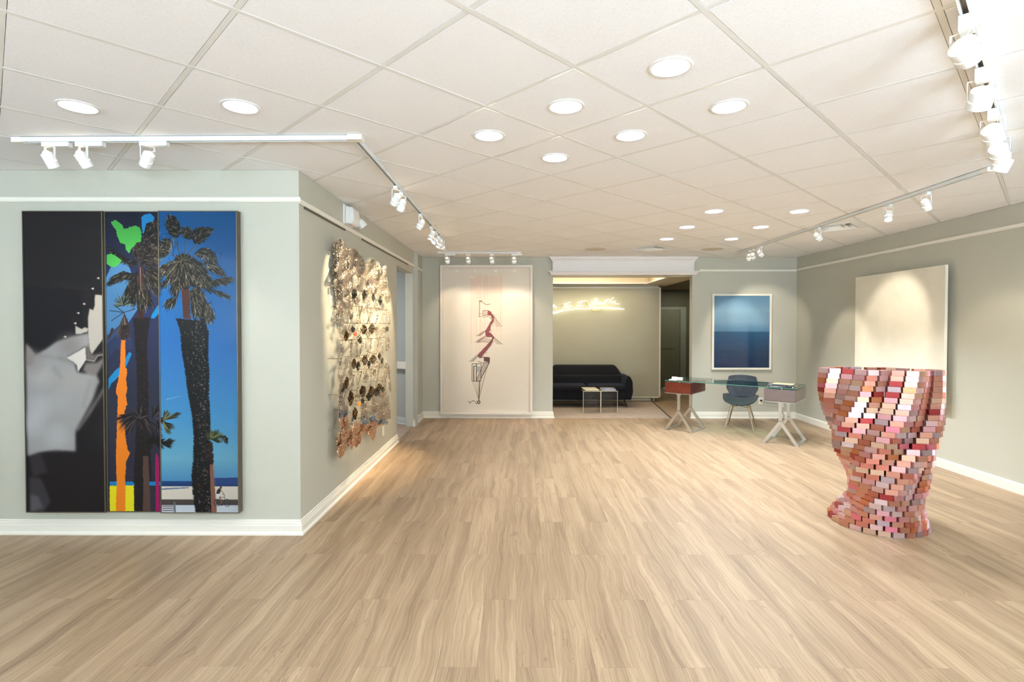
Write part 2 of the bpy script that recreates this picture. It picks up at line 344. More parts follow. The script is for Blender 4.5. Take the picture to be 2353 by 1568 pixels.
for k, (s, x, y) in enumerate(planks):
    x1 = min(x+PW, XR); y1 = min(y+PL, 13.5)
    clip = (x < XL and y < YF and y+PL > YF) or x1 < x+PW or y1 < y+PL
    if k < 300 and s > 0 and not clip: meshobj('plank', pm, FL, (x+g, y+g, 0))
    else:
        if x+PW <= XL+.01 and y1 > YF+.1: y1 = YF+.1
        if y1 > y+.01: rest.box(x+g, x1-g, y+g, y1-g, -.004, 0)
o = rest.build('plank_field', OAK, FL); o['kind'] = 'stuff'

# ceiling: grid of tees and tiles at 45 degrees
CE = struct(MB().box(XO-.1, XR+.1, YN-.1, YB+.2, H+.16, H+.2).build('ceiling', TILE), 'white suspended tile ceiling set diagonally', 'ceiling')
A = .6096; G0 = Vector((.2467, 2.4145, 0)); U = Vector((math.cos(R(45)), math.sin(R(45)), 0)); V = Vector((-U.y, U.x, 0))
def cell(i, j): return G0 + U*(A*(i+.5)) + V*(A*(j+.5))
def inroom(q, m=0): return (XO-m < q.x < XR+m and YN-m < q.y < YF+m) or (XL-m < q.x < XR+m and YN-m < q.y < YB+m)
def find(x, y):
    dd = Vector((x, y, 0))-G0; return (math.floor(dd.dot(U)/A), math.floor(dd.dot(V)/A))
DOWN = [(-2.386, 2.866), (-1.492, 2.861), (.693, 2.421), (.25, 2.845), (1.108, 2.834), (-.183, 3.264), (.675, 3.272), (.243, 3.71),
        (1.985, 5.439), (2.863, 5.459), (1.976, 6.274), (2.852, 6.299), (1.991, 7.17), (2.871, 7.204)]
DOWN2 = [(-3.7, .5), (-1.5, .4), (1.1, .3), (3.0, .6), (-2.8, -1.7), (.3, -1.7), (3.2, -1.6)]
SPK = [(1.157, 8.131), (2.93, 8.125)]; VENT = [(2.006, 8.175), (3.738, 6.298)]
dcells = {find(*q): q for q in DOWN+DOWN2}; vcells = {find(*q) for q in VENT}
hw = A/2-.0135; th = .014; zt = H+.0015
tb = MB()
tb.box(-hw, hw, -hw, hw, 0, th); src = tb.build('tile_source', TILE); tile_me = src.data; bpy.data.objects.remove(src)
hb = MB(); nn = 32; RI = .087; ring = []; sq = []
for k in range(nn):
    t = 2*math.pi*(k+.5)/nn; c_, s_ = math.cos(t), math.sin(t); mxx = max(abs(c_), abs(s_)); ring.append((c_*RI, s_*RI)); sq.append((c_/mxx*hw, s_/mxx*hw))
corners = {nn//8-1: (hw, hw), 3*nn//8-1: (-hw, hw), 5*nn//8-1: (-hw, -hw), 7*nn//8-1: (hw, -hw)}
vs = [(x, y, 0) for x, y in ring] + [(x, y, 0) for x, y in sq] + [(x, y, th) for x, y in ring]; fs = []
for k in range(nn):
    l = (k+1) % nn; fs.append((k, l, nn+l, nn+k)); fs.append((k, l, 2*nn+l, 2*nn+k))
    if k in corners: vs.append(corners[k]+(0,)); fs.append((nn+k, nn+l, len(vs)-1))
hb.add(vs, fs); src = hb.build('tile_hole_source', TILE); hole_me = src.data; bpy.data.objects.remove(src)
tiles = []
for i in range(-16, 22):
    for j in range(-16, 22):
        c = cell(i, j)
        if not inroom(c, .40): continue
        if (i, j) in vcells: continue
        rel = c + _z*H - EYE; dep = rel.dot(FWD); vis = 0
        if dep > .9:
            px_ = rel.dot(RGT)/dep*FPX+CX; py_ = -rel.dot(UPV)/dep*FPX+CY
            m_ = 500/dep
            if -m_ < px_ < 2353+m_ and -m_ < py_: vis = 1/dep**3
        tiles.append((vis, i, j, c))
tiles.sort(key=lambda t: -t[0]); rest = MB(); k = 0
random.seed(3)
for vis, i, j, c in tiles:
    tz = random.uniform(-.0008, .0015)
    if (i, j) in dcells: meshobj('ceiling_tile', hole_me, CE, (c.x, c.y, zt), R(45)); k += 1
    elif vis > 0 and k < 280 and inroom(c, .30): meshobj('ceiling_tile', tile_me, CE, (c.x, c.y, zt+tz), R(45)); k += 1
    else: rest.obox(c+_z*(zt+th/2), U, V, _z, hw, hw, th/2)
o = rest.build('ceiling_tile_field', TILE, CE); o['kind'] = 'stuff'
def clipline(P, D):
    """intervals of the line P+tD lying inside the room plan"""
    ts = []; N_ = 1400; inside = False; t0 = 0; out = []
    for k in range(N_+1):
        t = -14 + 28*k/N_; q = P+D*t; ins = inroom(q, .0)
        if ins and not inside: t0 = t
        if inside and not ins: out.append((t0, t))
        inside = ins
    return out
for j in range(-16, 22):       # main runners and cross tees
    for t0, t1 in clipline(G0+V*(A*j), U):
        P = G0+V*(A*j)+U*((t0+t1)/2)
        MB().obox(P+_z*(H+.0045), U, V, _z, (t1-t0)/2, .0112, .0035).build('main_tee', TEE, CE)
for i in range(-16, 22):
    for t0, t1 in clipline(G0+U*(A*i), V):
        P = G0+U*(A*i)+V*((t0+t1)/2)
        MB().obox(P+_z*(H+.0052), V, U, _z, (t1-t0)/2, .0112, .0035).build('cross_tee', TEE, CE)

# downlights
ord_ = ['left one of the pair above the palm triptych', 'right one of the pair above the palm triptych', 'nearest and largest of the middle cluster', 'left of the second row in the middle cluster',
        'right of the second row in the middle cluster', 'left of the third row in the middle cluster', 'right of the third row in the middle cluster', 'farthest of the middle cluster',
        'nearest left of the six near the desk', 'nearest right of the six near the desk', 'middle left of the six near the desk', 'middle right of the six near the desk', 'farthest left of the six near the desk', 'farthest right of the six near the desk']
rb = MB(); rb.lathe([(.098, .0005), (.098, -.003), (.090, -.006), (.083, -.004), (.083, .004)], 32); src = rb.build('a', WHITE, smooth=True); ring_me = src.data; bpy.data.objects.remove(src)
cb = MB(); cb.lathe([(.083, .003), (.078, .05), (.064, .095), (.050, .10)], 32); src = cb.build('a', mat('reflector_white', (250, 246, 238), .3, emit=.9), smooth=True); cone_me = src.data; bpy.data.objects.remove(src)
lb = MB(); lb.lathe([(.0, .070), (.03, .072), (.052, .082), (.056, .098)], 24); src = lb.build('a', LAMPW, smooth=True); lamp_me = src.data; bpy.data.objects.remove(src)
for k, (x, y) in enumerate(DOWN+DOWN2):
    c = cell(*find(x, y))
    lab = 'recessed round white ceiling downlight, ' + ord_[k] if k < 14 else 'recessed round white ceiling downlight, '+['overhead at the far left', 'overhead left of the camera', 'overhead right of the camera', 'overhead at the far right', 'rear left of the three behind the camera', 'rear middle of the three behind the camera', 'rear right of the three behind the camera'][k-14]
    t = thing('downlight', lab, 'downlight', (c.x, c.y, H), 0, 'recessed downlights' if k < 14 else 'downlights behind the camera')
    meshobj('trim_ring', ring_me, t); meshobj('reflector', cone_me, t); meshobj('lamp', lamp_me, t)
    spot('downlight_beam', (0, 0, .060), (0, 0, -1), P_DOWN*(.4 if k > 13 else 0.16 if k < 2 else .30 if k < 8 else 1.65), SOFT, 116, .35, .04, t)

# ceiling speakers and air vents
gb = MB(); gb.lathe([(0, -.006), (.145, -.006), (.150, -.004), (.162, -.004), (.165, 0)], 32); src = gb.build('a', mat('speaker_grille', (224, 213, 196), .7, bump=.6, bscale=300), smooth=True); g_me = src.data; bpy.data.objects.remove(src)
for k, (x, y) in enumerate(SPK):
    o = meshobj('ceiling_speaker', g_me, None, (x, y, H+.004)); tag(o, 'round beige ceiling speaker grille %s of the far vent' % ('left', 'right')[k], 'speaker', 'round ceiling speakers')
for k, (x, y) in enumerate(VENT):
    c = cell(*find(x, y))
    t = thing('ceiling_vent', ('square white ceiling air vent above the beam', 'square white ceiling air vent beside the right track')[k], 'vent', (c.x, c.y, H), R(45), 'ceiling air vents')
    f = MB()
    for s1, s2 in ((1, 0), (-1, 0), (0, 1), (0, -1)):
        if s1: f.hexa([(s1*.21, -.21, -.012), (s1*hw, -hw, 0), (s1*hw, hw, 0), (s1*.21, .21, -.012), (s1*.21, -.21, .004), (s1*hw, -hw, .012), (s1*hw, hw, .012), (s1*.21, .21, .004)])
        else: f.hexa([(-.21, s2*.21, -.012), (-hw, s2*hw, 0), (hw, s2*hw, 0), (.21, s2*.21, -.012), (-.21, s2*.21, .004), (-hw, s2*hw, .012), (hw, s2*hw, .012), (.21, s2*.21, .004)])
    f.build('frame', WHITE, t)
    MB().box(-.21, .21, -.21, .21, .05, .055).build('duct_back', mat('duct_dark', (70, 56, 40), .8), t)
    for r0 in (.155, .10, .045):
        for a in range(4):
            ca, sa = math.cos(a*math.pi/2), math.sin(a*math.pi/2)
            def rot(x_, y_, z_): return (x_*ca-y_*sa, x_*sa+y_*ca, z_)
            MB().hexa([rot(r0, -r0, .03), rot(r0+.045, -r0-.045, -.012), rot(r0+.045, r0+.045, -.012), rot(r0, r0, .03),
                       rot(r0, -r0, .034), rot(r0+.045, -r0-.045, -.008), rot(r0+.045, r0+.045, -.008), rot(r0, r0, .034)]).build('louvre', WHITE, t)
    MB().box(-.045, .045, -.045, .045, .028, .033).build('centre_plate', WHITE, t)

# ------------------------------------------------------------------ lighting tracks
TRACKM = mat('track_white', (226, 228, 226), .35, var=.01)
def track(label, pts, m=TRACKM):
    t = thing('lighting_track', label, 'lighting track', tuple(pts[0]))
    o0 = Vector(pts[0])
    for a, b_ in zip(pts[:-1], pts[1:]):
        a = Vector(a)-o0; b_ = Vector(b_)-o0; dd = (b_-a).normalized(); sd = dd.cross(_z)
        for s in (-1, 1): MB().obox((a+b_)/2+sd*s*.013, dd, sd, _z, (b_-a).length/2, .004, .014).build('track_rail', m, t)
        MB().obox((a+b_)/2+_z*.010, dd, sd, _z, (b_-a).length/2, .009, .003).build('track_channel', mat('track_channel_grey', (120, 104, 86), .5), t)
    for e, q in ((pts[0], pts[1]), (pts[-1], pts[-2])):
        e = Vector(e)-o0; q = Vector(q)-o0; dd = (q-e).normalized()
        MB().obox(e+dd*.02, dd, dd.cross(_z), _z, .03, .0185, .0155).build('end_cap', TRIM, t, bevel=.002)
    for e in pts[1:-1]:
        e = Vector(e)-o0; MB().obox(e, (1, 0, 0), (0, 1, 0), _z, .045, .03, .0158).build('corner_joint', TRIM, t, bevel=.002)
    return t
ZT = H-.0155
track('white ceiling track bent at the corner, running from the triptych to the mesh sculpture', [(-3.12, 3.315, ZT), (-1.0, 3.28, ZT), (-1.0, 7.14, ZT)])
track('short white ceiling track in front of the staircase drawing', [(-1.27, 8.41, ZT), (.02, 8.41, ZT)])
track('white ceiling track running diagonally to the near right corner', [(.9, 1.24, ZT), (3.262, 3.602, ZT)])
track('long white ceiling track parallel to the right wall', [(3.43, 3.93, ZT), (3.43, 8.4, ZT)])
def head(kind, label, grp, px, py, z, target, along, power=None, col=WARM, ang=44, lit=True):
    """track spotlight: adapter on the track, yoke, drum with a glowing slot, lamp"""
    P = at(px, py, 2, z) if not isinstance(px, Vector) else px
    return P
def spotlight(x, y, along, target, label, grp, big=False, driver=False, power=P_TRACK, ang=46, drop=.105, col=WARM):
    along = Vector(along).normalized(); t = thing('track_spotlight', label, 'spotlight', (x, y, ZT-.0155), 0, grp)
    dirv = (Vector(target)-Vector((x, y, H-drop-.03))).normalized(); sd = along.cross(_z)
    if driver: MB().obox(along*.045+_z*-.014, along, sd, _z, .085, .017, .014).build('driver_box', TRACKM, t, bevel=.002)
    else: MB().obox(_z*(-.014 if not big else -.028), along, sd, _z, .034 if not big else .03, .017 if not big else .022, .014 if not big else .028).build('adapter', TRACKM, t, bevel=.003)
    side = dirv.cross(_z)
    if side.length < .1: side = sd.copy()
    side.normalize(); r = .033 if not big else .046; L_ = .088 if not big else .075
    hc = Vector((0, 0, -drop)) ; top = Vector((0, 0, -.028 if not big else -.05))
    y_ = MB()
    for s in (-1, 1): y_.bar(top+side*s*(r+.004), hc+side*s*(r+.004), .012, .002, up=side)
    y_.bar(top-side*(r+.004), top+side*(r+.004), .012, .002); y_.build('yoke', WHITE, t)
    c0 = hc - dirv*(L_*.45)
    hd = MB(); hd.lathe([(r*.55, 0), (r*.97, .001), (r, .006), (r, L_*.52), (r*.97, L_*.52+.001)], 20, c0, dirv)
    hd.lathe([(r*.97, L_*.58), (r, L_*.58+.001), (r, L_), (r*.88, L_), (r*.86, L_*.9)], 20, c0, dirv)
    drum = hd.build('lamp_housing', WHITE, t, smooth=True)
    MB().lathe([(r*.86, L_*.51), (r*.86, L_*.6)], 20, c0, dirv).build('light_slot', LAMPW, drum)
    MB().lathe([(0, L_*.90), (r*.86, L_*.90)], 20, c0, dirv).build('lens', LAMPW, drum)
    MB().lathe([(0, -.016), (r*.3, -.014), (r*.6, -.004), (r*.62, .003)], 16, c0, dirv).build('bulb_back', LAMPB, drum, smooth=True)
    cb_ = [top+side*.01, top+side*.03-dirv*.02+_z*-.01, c0-dirv*.03+side*.025, c0-dirv*.012]
    MB().tube(cb_, .0018, 5).build('cable', WHITE, t)
    spot('spot_beam', tuple(c0+dirv*(L_+.004)), dirv, power, col, ang, .55, .028, t)
    return t
ALX = (1, -.016, 0); ALY = (0, 1, 0); ALD = (1, 1, 0)
for k, (x, tx, lb_) in enumerate([(-2.90, -2.75, 'leftmost of the three'), (-2.69, -2.4, 'middle of the three'), (-2.29, -3.3, 'rightmost of the three')]):
    spotlight(x, 3.312-.016*(x+3.12), (1, -.016, 0), (tx, YF, 1.5), 'white track spotlight aimed at the palm triptych, '+lb_, 'spotlights over the palm triptych', driver=True, power=P_TRACK*.3, ang=60)
ys = [4.35, 4.56, 5.43, 6.11, 6.42, 6.73, 6.93]; tg = [(XL, 5.0, 1.7), (XL, 5.2, 1.2), (XL, 5.6, 1.6), (XL, 6.0, 1.1), (XL, 5.9, 1.8), (XL, 6.5, 1.4), (.0, 9.1, 1.2)]
nm = ['nearest of the seven', 'second nearest of the seven', 'third, standing alone', 'fourth from the near end', 'fifth from the near end', 'sixth from the near end', 'farthest of the seven']
for k, y in enumerate(ys):
    spotlight(-1.0, y, ALY, tg[k], 'white track spotlight over the mesh sculpture, '+nm[k], 'spotlights over the mesh sculpture', power=P_TRACK*(1.55 if k < 6 else .5), ang=56, col=(1, .80, .52))
for k, (x, tx) in enumerate([(-1.13, -1.0), (-.80, -.6), (-.43, -.15), (-.08, .0)]):
    spotlight(x, 8.41, (1, 0, 0), (tx, YB, 1.3), 'white track spotlight in front of the staircase drawing, '+['leftmost', 'second from the left', 'third from the left', 'rightmost'][k], 'spotlights over the staircase drawing', power=P_TRACK*.26, ang=76, col=(1, .82, .6), driver=(k == 0 or k == 3))
ys = [8.0, 7.86, 7.62, 6.16, 4.99, 4.53]; tg = [(3.7, YB, 1.3), (4.2, YB, 1.6), (XR, 7.6, .9), (XR, 6.6, 1.5), (2.92, 4.3, .9), (XR, 5.3, 1.0)]
nm = ['farthest of all', 'second farthest, beside the desk', 'third farthest, shining towards the room', 'alone next to the air vent', 'second nearest', 'nearest of all']
for k, y in enumerate(ys):
    spotlight(3.43, y, ALY, tg[k], 'white track spotlight on the track along the right wall, '+nm[k], 'spotlights on the right track', power=P_TRACK*(.8, .8, .9, 1.0, .6, .6)[k], ang=50)
ds = [(1.63, 'nearest to the camera'), (2.03, 'second from the near end'), (2.47, 'middle of the five'), (2.76, 'fourth from the near end'), (2.99, 'farthest of the five')]
tg = [(XR, 3.4, 1.0), (2.9, 4.3, .6), (XR, 4.6, .9), (XR, 4.9, 1.2), (2.92, 4.3, 1.0)]
for k, (x, lb_) in enumerate(ds):
    spotlight(x, x+.34, ALD, tg[k], 'white drum spotlight on the near diagonal track, '+lb_, 'spotlights on the near diagonal track', big=True, power=P_TRACK*.5, drop=.125, ang=52)

# ------------------------------------------------------------------ emergency light on the left wall
t = thing('emergency_light', 'white emergency light box with a swivel lamp on the left wall', 'emergency light', (XL, 5.14, 2.62))
MB().box(0, .012, -.13, .13, -.085, .10).build('back_plate', WHITE, t, bevel=.003)
b = MB(); b.prism([(.012, -.075), (.075, -.085), (.095, -.03), (.085, .075), (.012, .09)], (0, -.10, 0), (1, 0, 0), (0, 0, 1), (0, .20, 0)); b.build('housing', WHITE, t, bevel=.012, seg=3)
MB().tube([(.04, .10, .0), (.05, .14, -.01)], .012).build('swivel_arm', WHITE, t)
b = MB(); b.lathe([(.0, -.03), (.034, -.03), (.042, .0), (.046, .045), (.046, .05), (.0, .05)], 20, (.07, .185, -.02), (.55, .35, -.76)); b.build('lamp_head', WHITE, t, smooth=True)
MB().lathe([(0, .0), (.006, .0), (.006, .003), (0, .003)], 10, (.05, -.02, -.082), (.1, 0, -1)).build('test_button', mat('red_light', (230, 60, 40), .4, emit=.8), t)
# outlet low on the left wall
b = MB(); b.box(XL, XL+.006, 6.42, 6.495, .24, .355); tag(b.build('wall_outlet', TRIM, bevel=.0015), 'small white wall outlet low behind the mesh sculpture', 'outlet')
# clip rail under picture rail
b = MB(); b.box(XL, XL+.012, 4.10, 5.05, 2.474, 2.489); tag(b.build('hanging_rail', FRAMEM), 'slim metal hanging rail under the left picture rail', 'rail')
b = MB(); b.box(XL, XL+.012, 5.6, 7.9, 2.474, 2.489); tag(b.build('hanging_rail', FRAMEM), 'long slim metal hanging rail above the doorway', 'rail')
# handrail in the lobby
hp = p + Vector((0, 0, .0)); a0 = p + d*.06 - n*.075; a1 = p + d*1.2 - n*.075
t = thing('handrail', 'white boxed handrail end on the blue grey lobby wall', 'handrail', (a0.x, a0.y, .955))
MB().obox((a1-a0)/2, d, n, _z, (a1-a0).length/2, .022, .058).build('rail', TRIM, t, bevel=.006)
for q in (.1, .9): MB().obox(d*q+n*.045, d, n, _z, .02, .03, .02).build('bracket', TRIM, t)

# ------------------------------------------------------------------ vertex-colour canvases (flat prints)
class Canvas:
    def __init__(s, x0, x1, y0, y1, k):
        s.x0, s.y0, s.k = x0, y0, k; s.w = int((x1-x0)*k)+1; s.h = int((y1-y0)*k)+1; s.x1, s.y1 = x1, y1
        s.a = np.zeros((s.h, s.w, 3)); s.X = x0+(x1-x0)*np.arange(s.w)/(s.w-1); s.Y = y0+(y1-y0)*np.arange(s.h)/(s.h-1)
    def win(s, xa, xb, ya, yb):
        i0 = max(0, int((xa-s.x0)*s.k)-1); i1 = min(s.w, int((xb-s.x0)*s.k)+3); j0 = max(0, int((ya-s.y0)*s.k)-1); j1 = min(s.h, int((yb-s.y0)*s.k)+3)
        return i0, i1, j0, j1
    def poly(s, pts, col, al=1, clip=None):
        xs_ = [q[0] for q in pts]; ys_ = [q[1] for q in pts]; i0, i1, j0, j1 = s.win(min(xs_), max(xs_), min(ys_), max(ys_))
        if i1 <= i0 or j1 <= j0: return
        X, Y = np.meshgrid(s.X[i0:i1], s.Y[j0:j1]); ins = np.zeros(X.shape, bool); n_ = len(pts)
        for q in range(n_):
            xa, ya = pts[q]; xb, yb = pts[(q+1) % n_]
            if ya == yb: continue
            c = ((ya > Y) != (yb > Y)) & (X < (xb-xa)*(Y-ya)/(yb-ya)+xa); ins ^= c
        v = s.a[j0:j1, i0:i1]; v[ins] = v[ins]*(1-al)+np.array(col)*al
    def stroke(s, p0, p1, w0, w1, col, al=1):
        (xa, ya), (xb, yb) = p0, p1; wm = max(w0, w1)+1; i0, i1, j0, j1 = s.win(min(xa, xb)-wm, max(xa, xb)+wm, min(ya, yb)-wm, max(ya, yb)+wm)
        if i1 <= i0 or j1 <= j0: return
        X, Y = np.meshgrid(s.X[i0:i1], s.Y[j0:j1]); dx, dy = xb-xa, yb-ya; l2 = dx*dx+dy*dy+1e-9
        t_ = np.clip(((X-xa)*dx+(Y-ya)*dy)/l2, 0, 1); dd = np.hypot(X-xa-t_*dx, Y-ya-t_*dy); wd = (w0+(w1-w0)*t_)/2
        m_ = np.clip((wd-dd)*s.k+.5, 0, 1)*al; v = s.a[j0:j1, i0:i1]; v[:] = v*(1-m_[..., None])+np.array(col)*m_[..., None]
    def line(s, pts, w_, col, al=1):
        for a_, b_ in zip(pts[:-1], pts[1:]): s.stroke(a_, b_, w_, w_, col, al)
    def disc(s, x, y, r, col, al=1, soft=1.):
        i0, i1, j0, j1 = s.win(x-r*1.6, x+r*1.6, y-r*1.6, y+r*1.6)
        if i1 <= i0 or j1 <= j0: return
        X, Y = np.meshgrid(s.X[i0:i1], s.Y[j0:j1]); dd = np.hypot(X-x, Y-y); m_ = np.clip((r-dd)/soft+.5, 0, 1)*al
        v = s.a[j0:j1, i0:i1]; v[:] = v*(1-m_[..., None])+np.array(col)*m_[..., None]
    def grad(s, stops, x0=None, x1=None):
        ys_ = [q[0] for q in stops]; c = np.stack([np.interp(s.Y, ys_, [q[1][k] for q in stops]) for k in range(3)], 1)
        m_ = np.ones(s.w, bool) if x0 is None else (s.X >= x0) & (s.X <= x1); s.a[:, m_] = c[:, None, :]
    def blur(s, n_=1):
        for _ in range(n_):
            p_ = np.pad(s.a, ((1, 1), (1, 1), (0, 0)), 'edge'); s.a = (p_[:-2, 1:-1]+p_[2:, 1:-1]+p_[1:-1, :-2]+p_[1:-1, 2:]+2*p_[1:-1, 1:-1])/6
    def mesh(s, name, m, f, parent, x0=None, x1=None):
        """f(u,v) -> world corner mapping with 4 corners bilinear: f = (origin, du, dv)"""
        i0 = 0 if x0 is None else int(round((x0-s.x0)/(s.x1-s.x0)*(s.w-1))); i1 = s.w-1 if x1 is None else int(round((x1-s.x0)/(s.x1-s.x0)*(s.w-1)))
        a = s.a[:, i0:i1+1]; h_, w_ = a.shape[:2]; o, du, dv = [np.array(q) for q in f]
        uu = np.linspace(0, 1, w_); vv = np.linspace(0, 1, h_); P = o[None, None]+du[None, None]*uu[None, :, None]+dv[None, None]*vv[:, None, None]
        me = bpy.data.meshes.new(name); nv = w_*h_; nf = (w_-1)*(h_-1); me.vertices.add(nv); me.vertices.foreach_set('co', P.reshape(-1))
        I, J = np.meshgrid(np.arange(w_-1), np.arange(h_-1)); q0 = (J*w_+I).reshape(-1); F = np.stack([q0, q0+w_, q0+w_+1, q0+1], 1)
        me.loops.add(nf*4); me.loops.foreach_set('vertex_index', F.reshape(-1).astype(np.int32)); me.polygons.add(nf)
        me.polygons.foreach_set('loop_start', (np.arange(nf)*4).astype(np.int32)); me.polygons.foreach_set('loop_total', np.full(nf, 4, np.int32)); me.update(calc_edges=True)
        c = np.clip(a, 0, 255)/255; c = np.where(c <= .04045, c/12.92, ((c+.055)/1.055)**2.4); at_ = me.color_attributes.new('ink', 'FLOAT_COLOR', 'POINT')
        at_.data.foreach_set('color', np.concatenate([c.reshape(-1, 3), np.ones((nv, 1))], 1).reshape(-1)); me.materials.append(m)
        ob = bpy.data.objects.new(name, me); COL.objects.link(ob); ob.parent = parent; return ob
rng = random.Random(11)
def fan(c, cx, cy, ang, spread, ln, dark, light, n_=26, w_=1.7, droop=0):
    """one palm fan: blades radiating from (cx,cy) round the direction ang (degrees, 0 = right, 90 = up)"""
    for q in range(n_):
        a = math.radians(ang+spread*(rng.random()*2-1)); l = ln*(.72+.34*rng.random())*(1-.25*abs(a-math.radians(ang))/max(.2, math.radians(spread)))
        t_ = rng.random(); base = light if t_ > .62 else dark; jt = .75+.5*rng.random(); col = [v*jt for v in base]
        mx, my = cx+math.cos(a)*l*.6, cy-math.sin(a)*l*.6; ex, ey = cx+math.cos(a)*l, cy-math.sin(a)*l+droop*ln*rng.random()
        c.stroke((cx, cy), (mx, my), w_*1.3, w_, col); c.stroke((mx, my), (ex, ey), w_, .5, col)
def trunk(c, L_, R_, dark, light, n_, spike=5):
    """rough palm trunk between two edge polylines"""
    c.poly(L_+R_[::-1], dark)
    ys_ = [q[1] for q in L_]; y0, y1 = ys_[0], ys_[-1]
    for q in range(n_):
        y = y0+(y1-y0)*rng.random(); xl = np.interp(y, ys_, [v[0] for v in L_]); xr = np.interp(y, [v[1] for v in R_], [v[0] for v in R_]); s_ = rng.choice((-1, 1))
        xe = xl if s_ < 0 else xr; ln = spike*(.3+rng.random()); c.stroke((xe-s_*3, y+2), (xe+s_*ln*.7, y-1.5*rng.random()), 3, .6, dark)
        x = xl+(xr-xl)*rng.random(); f_ = rng.random(); jt = rng.uniform(.3, 1.6); br = (x-xl)/(xr-xl+.1)
        if f_ < .10+.32*br: jt = .35+.75*rng.random(); col = [v*jt for v in light]; c.stroke((x, y), (x+rng.uniform(-2.4, 2.4), y+rng.uniform(-2.6, 3)), 1.6, .7, col)
        else: c.stroke((x, y), (x+rng.uniform(-3, 3), y+3), 2.4, 1, [v*jt for v in dark])

# ---- palm triptych
PT = Canvas(67, 555, 488, 1172, 1.12)
# left black-and-white section
for_all = lambda pts: [(60+a/2.703, 600+b_/2.703) for a, b_ in pts]
PT.a[:] = (27, 23, 27)
hand = for_all([(25, 500), (55, 530), (88, 572), (150, 540), (220, 492), (330, 457), (425, 440), (430, 515), (400, 525), (345, 560), (280, 592), (330, 620), (348, 680), (400, 690), (470, 700), (487, 740), (450, 850), (380, 960), (332, 1040), (332, 1172), (200, 1165), (100, 1178), (25, 1202)])
PT.poly(hand, (172, 172, 174))
for a_, b_, c_, al in ((60, 1000, (206, 212, 218), .5), (110, 900, (204, 208, 214), .5), (230, 860, (188, 190, 194), .4), (210, 1080, (200, 204, 210), .5), (120, 700, (200, 198, 198), .5), (290, 740, (186, 182, 180), .4), (60, 620, (150, 142, 140), .4), (300, 520, (142, 134, 132), .5)):
    q = for_all([(a_, b_)])[0]
    for rr_ in (34, 26, 18, 10): PT.disc(q[0], q[1], rr_, c_, al*.4, 14)
for a_, b_ in (((88, 575), (330, 610)), ((240, 600), (345, 640)), ((200, 660), (250, 720)), ((430, 740), (380, 900)), ((470, 720), (450, 800))):
    u_, v_ = for_all([a_])[0], for_all([b_])[0]; PT.stroke(u_, v_, 12, 7, (130, 124, 124), .22)
PT.poly(for_all([(25, 500), (55, 530), (88, 572), (60, 640), (25, 640)]), (140, 132, 130), .5)
PT.poly(for_all([(380, 672), (400, 622), (470, 622), (515, 590), (515, 622), (470, 700), (440, 706)]), (138, 132, 130))
PT.poly(for_all([(330, 1050), (352, 1042), (430, 935), (470, 872), (515, 800), (515, 765), (478, 830), (400, 925)]), (128, 122, 120))
PT.poly(for_all([(345, 1040), (440, 890), (470, 850), (480, 740), (440, 850), (385, 950)]), (50, 44, 46), .7)
PT.poly(for_all([(400, 525), (430, 515), (440, 575), (515, 560), (515, 575), (475, 582), (455, 615), (405, 608)]), (120, 112, 108))
PT.poly(for_all([(36, 1205), (110, 1180), (150, 1300), (60, 1330)]), (70, 66, 72), .6)
PT.poly(for_all([(36, 1330), (110, 1340), (170, 1480), (120, 1550), (36, 1550)]), (84, 82, 90), .6)
PT.poly(for_all([(40, 1440), (90, 1450), (120, 1520), (40, 1550)]), (130, 132, 140), .5)
PT.blur(24)
PT.poly(for_all([(418, 350), (430, 290), (452, 300), (462, 270), (464, 204), (512, 208), (512, 478), (440, 572), (428, 540), (418, 420)]), (206, 200, 190))
PT.poly(for_all([(278, 594), (345, 560), (400, 527), (405, 604), (352, 682), (345, 640), (325, 618)]), (232, 228, 222))
PT.poly(for_all([(338, 393), (350, 402), (380, 416), (398, 404), (418, 412), (416, 432), (370, 446), (338, 448)]), (206, 200, 190))
PT.line(for_all([(405, 606), (455, 614), (478, 580), (515, 574)]), 1.6, (226, 220, 212))
PT.blur(4)
for a_, b_ in ((488, 104), (452, 168), (397, 262), (360, 318), (340, 381), (275, 464)):
    q = for_all([(a_, b_)])[0]; PT.disc(q[0], q[1], 2.3, (235, 228, 215)); PT.stroke((q[0]-4, q[1]), (q[0]+3, q[1]+1), 1.5, .5, (190, 180, 170))
wv_ = 1+.05*np.sin(PT.X*2.9)[None, :]*np.ones((PT.h, 1))+.03*np.sin(PT.Y*2.9)[:, None]; PT.a *= wv_[..., None]
# middle section
i_ = (PT.X >= 249) & (PT.X < 376)
sub_ = np.stack([np.interp(PT.Y, [488, 600, 640, 780, 900, 1172], q) for q in ([14, 26, 34, 40, 44, 44], [20, 34, 46, 48, 47, 44], [42, 66, 92, 84, 66, 60])], 1); PT.a[:, i_] = sub_[:, None, :]
PT.poly([(249, 640), (262, 612), (300, 600), (316, 640), (330, 700), (300, 742), (249, 790)], (78, 134, 184)); PT.poly([(249, 770), (300, 730), (312, 800), (270, 800), (249, 830)], (46, 60, 100), .8)
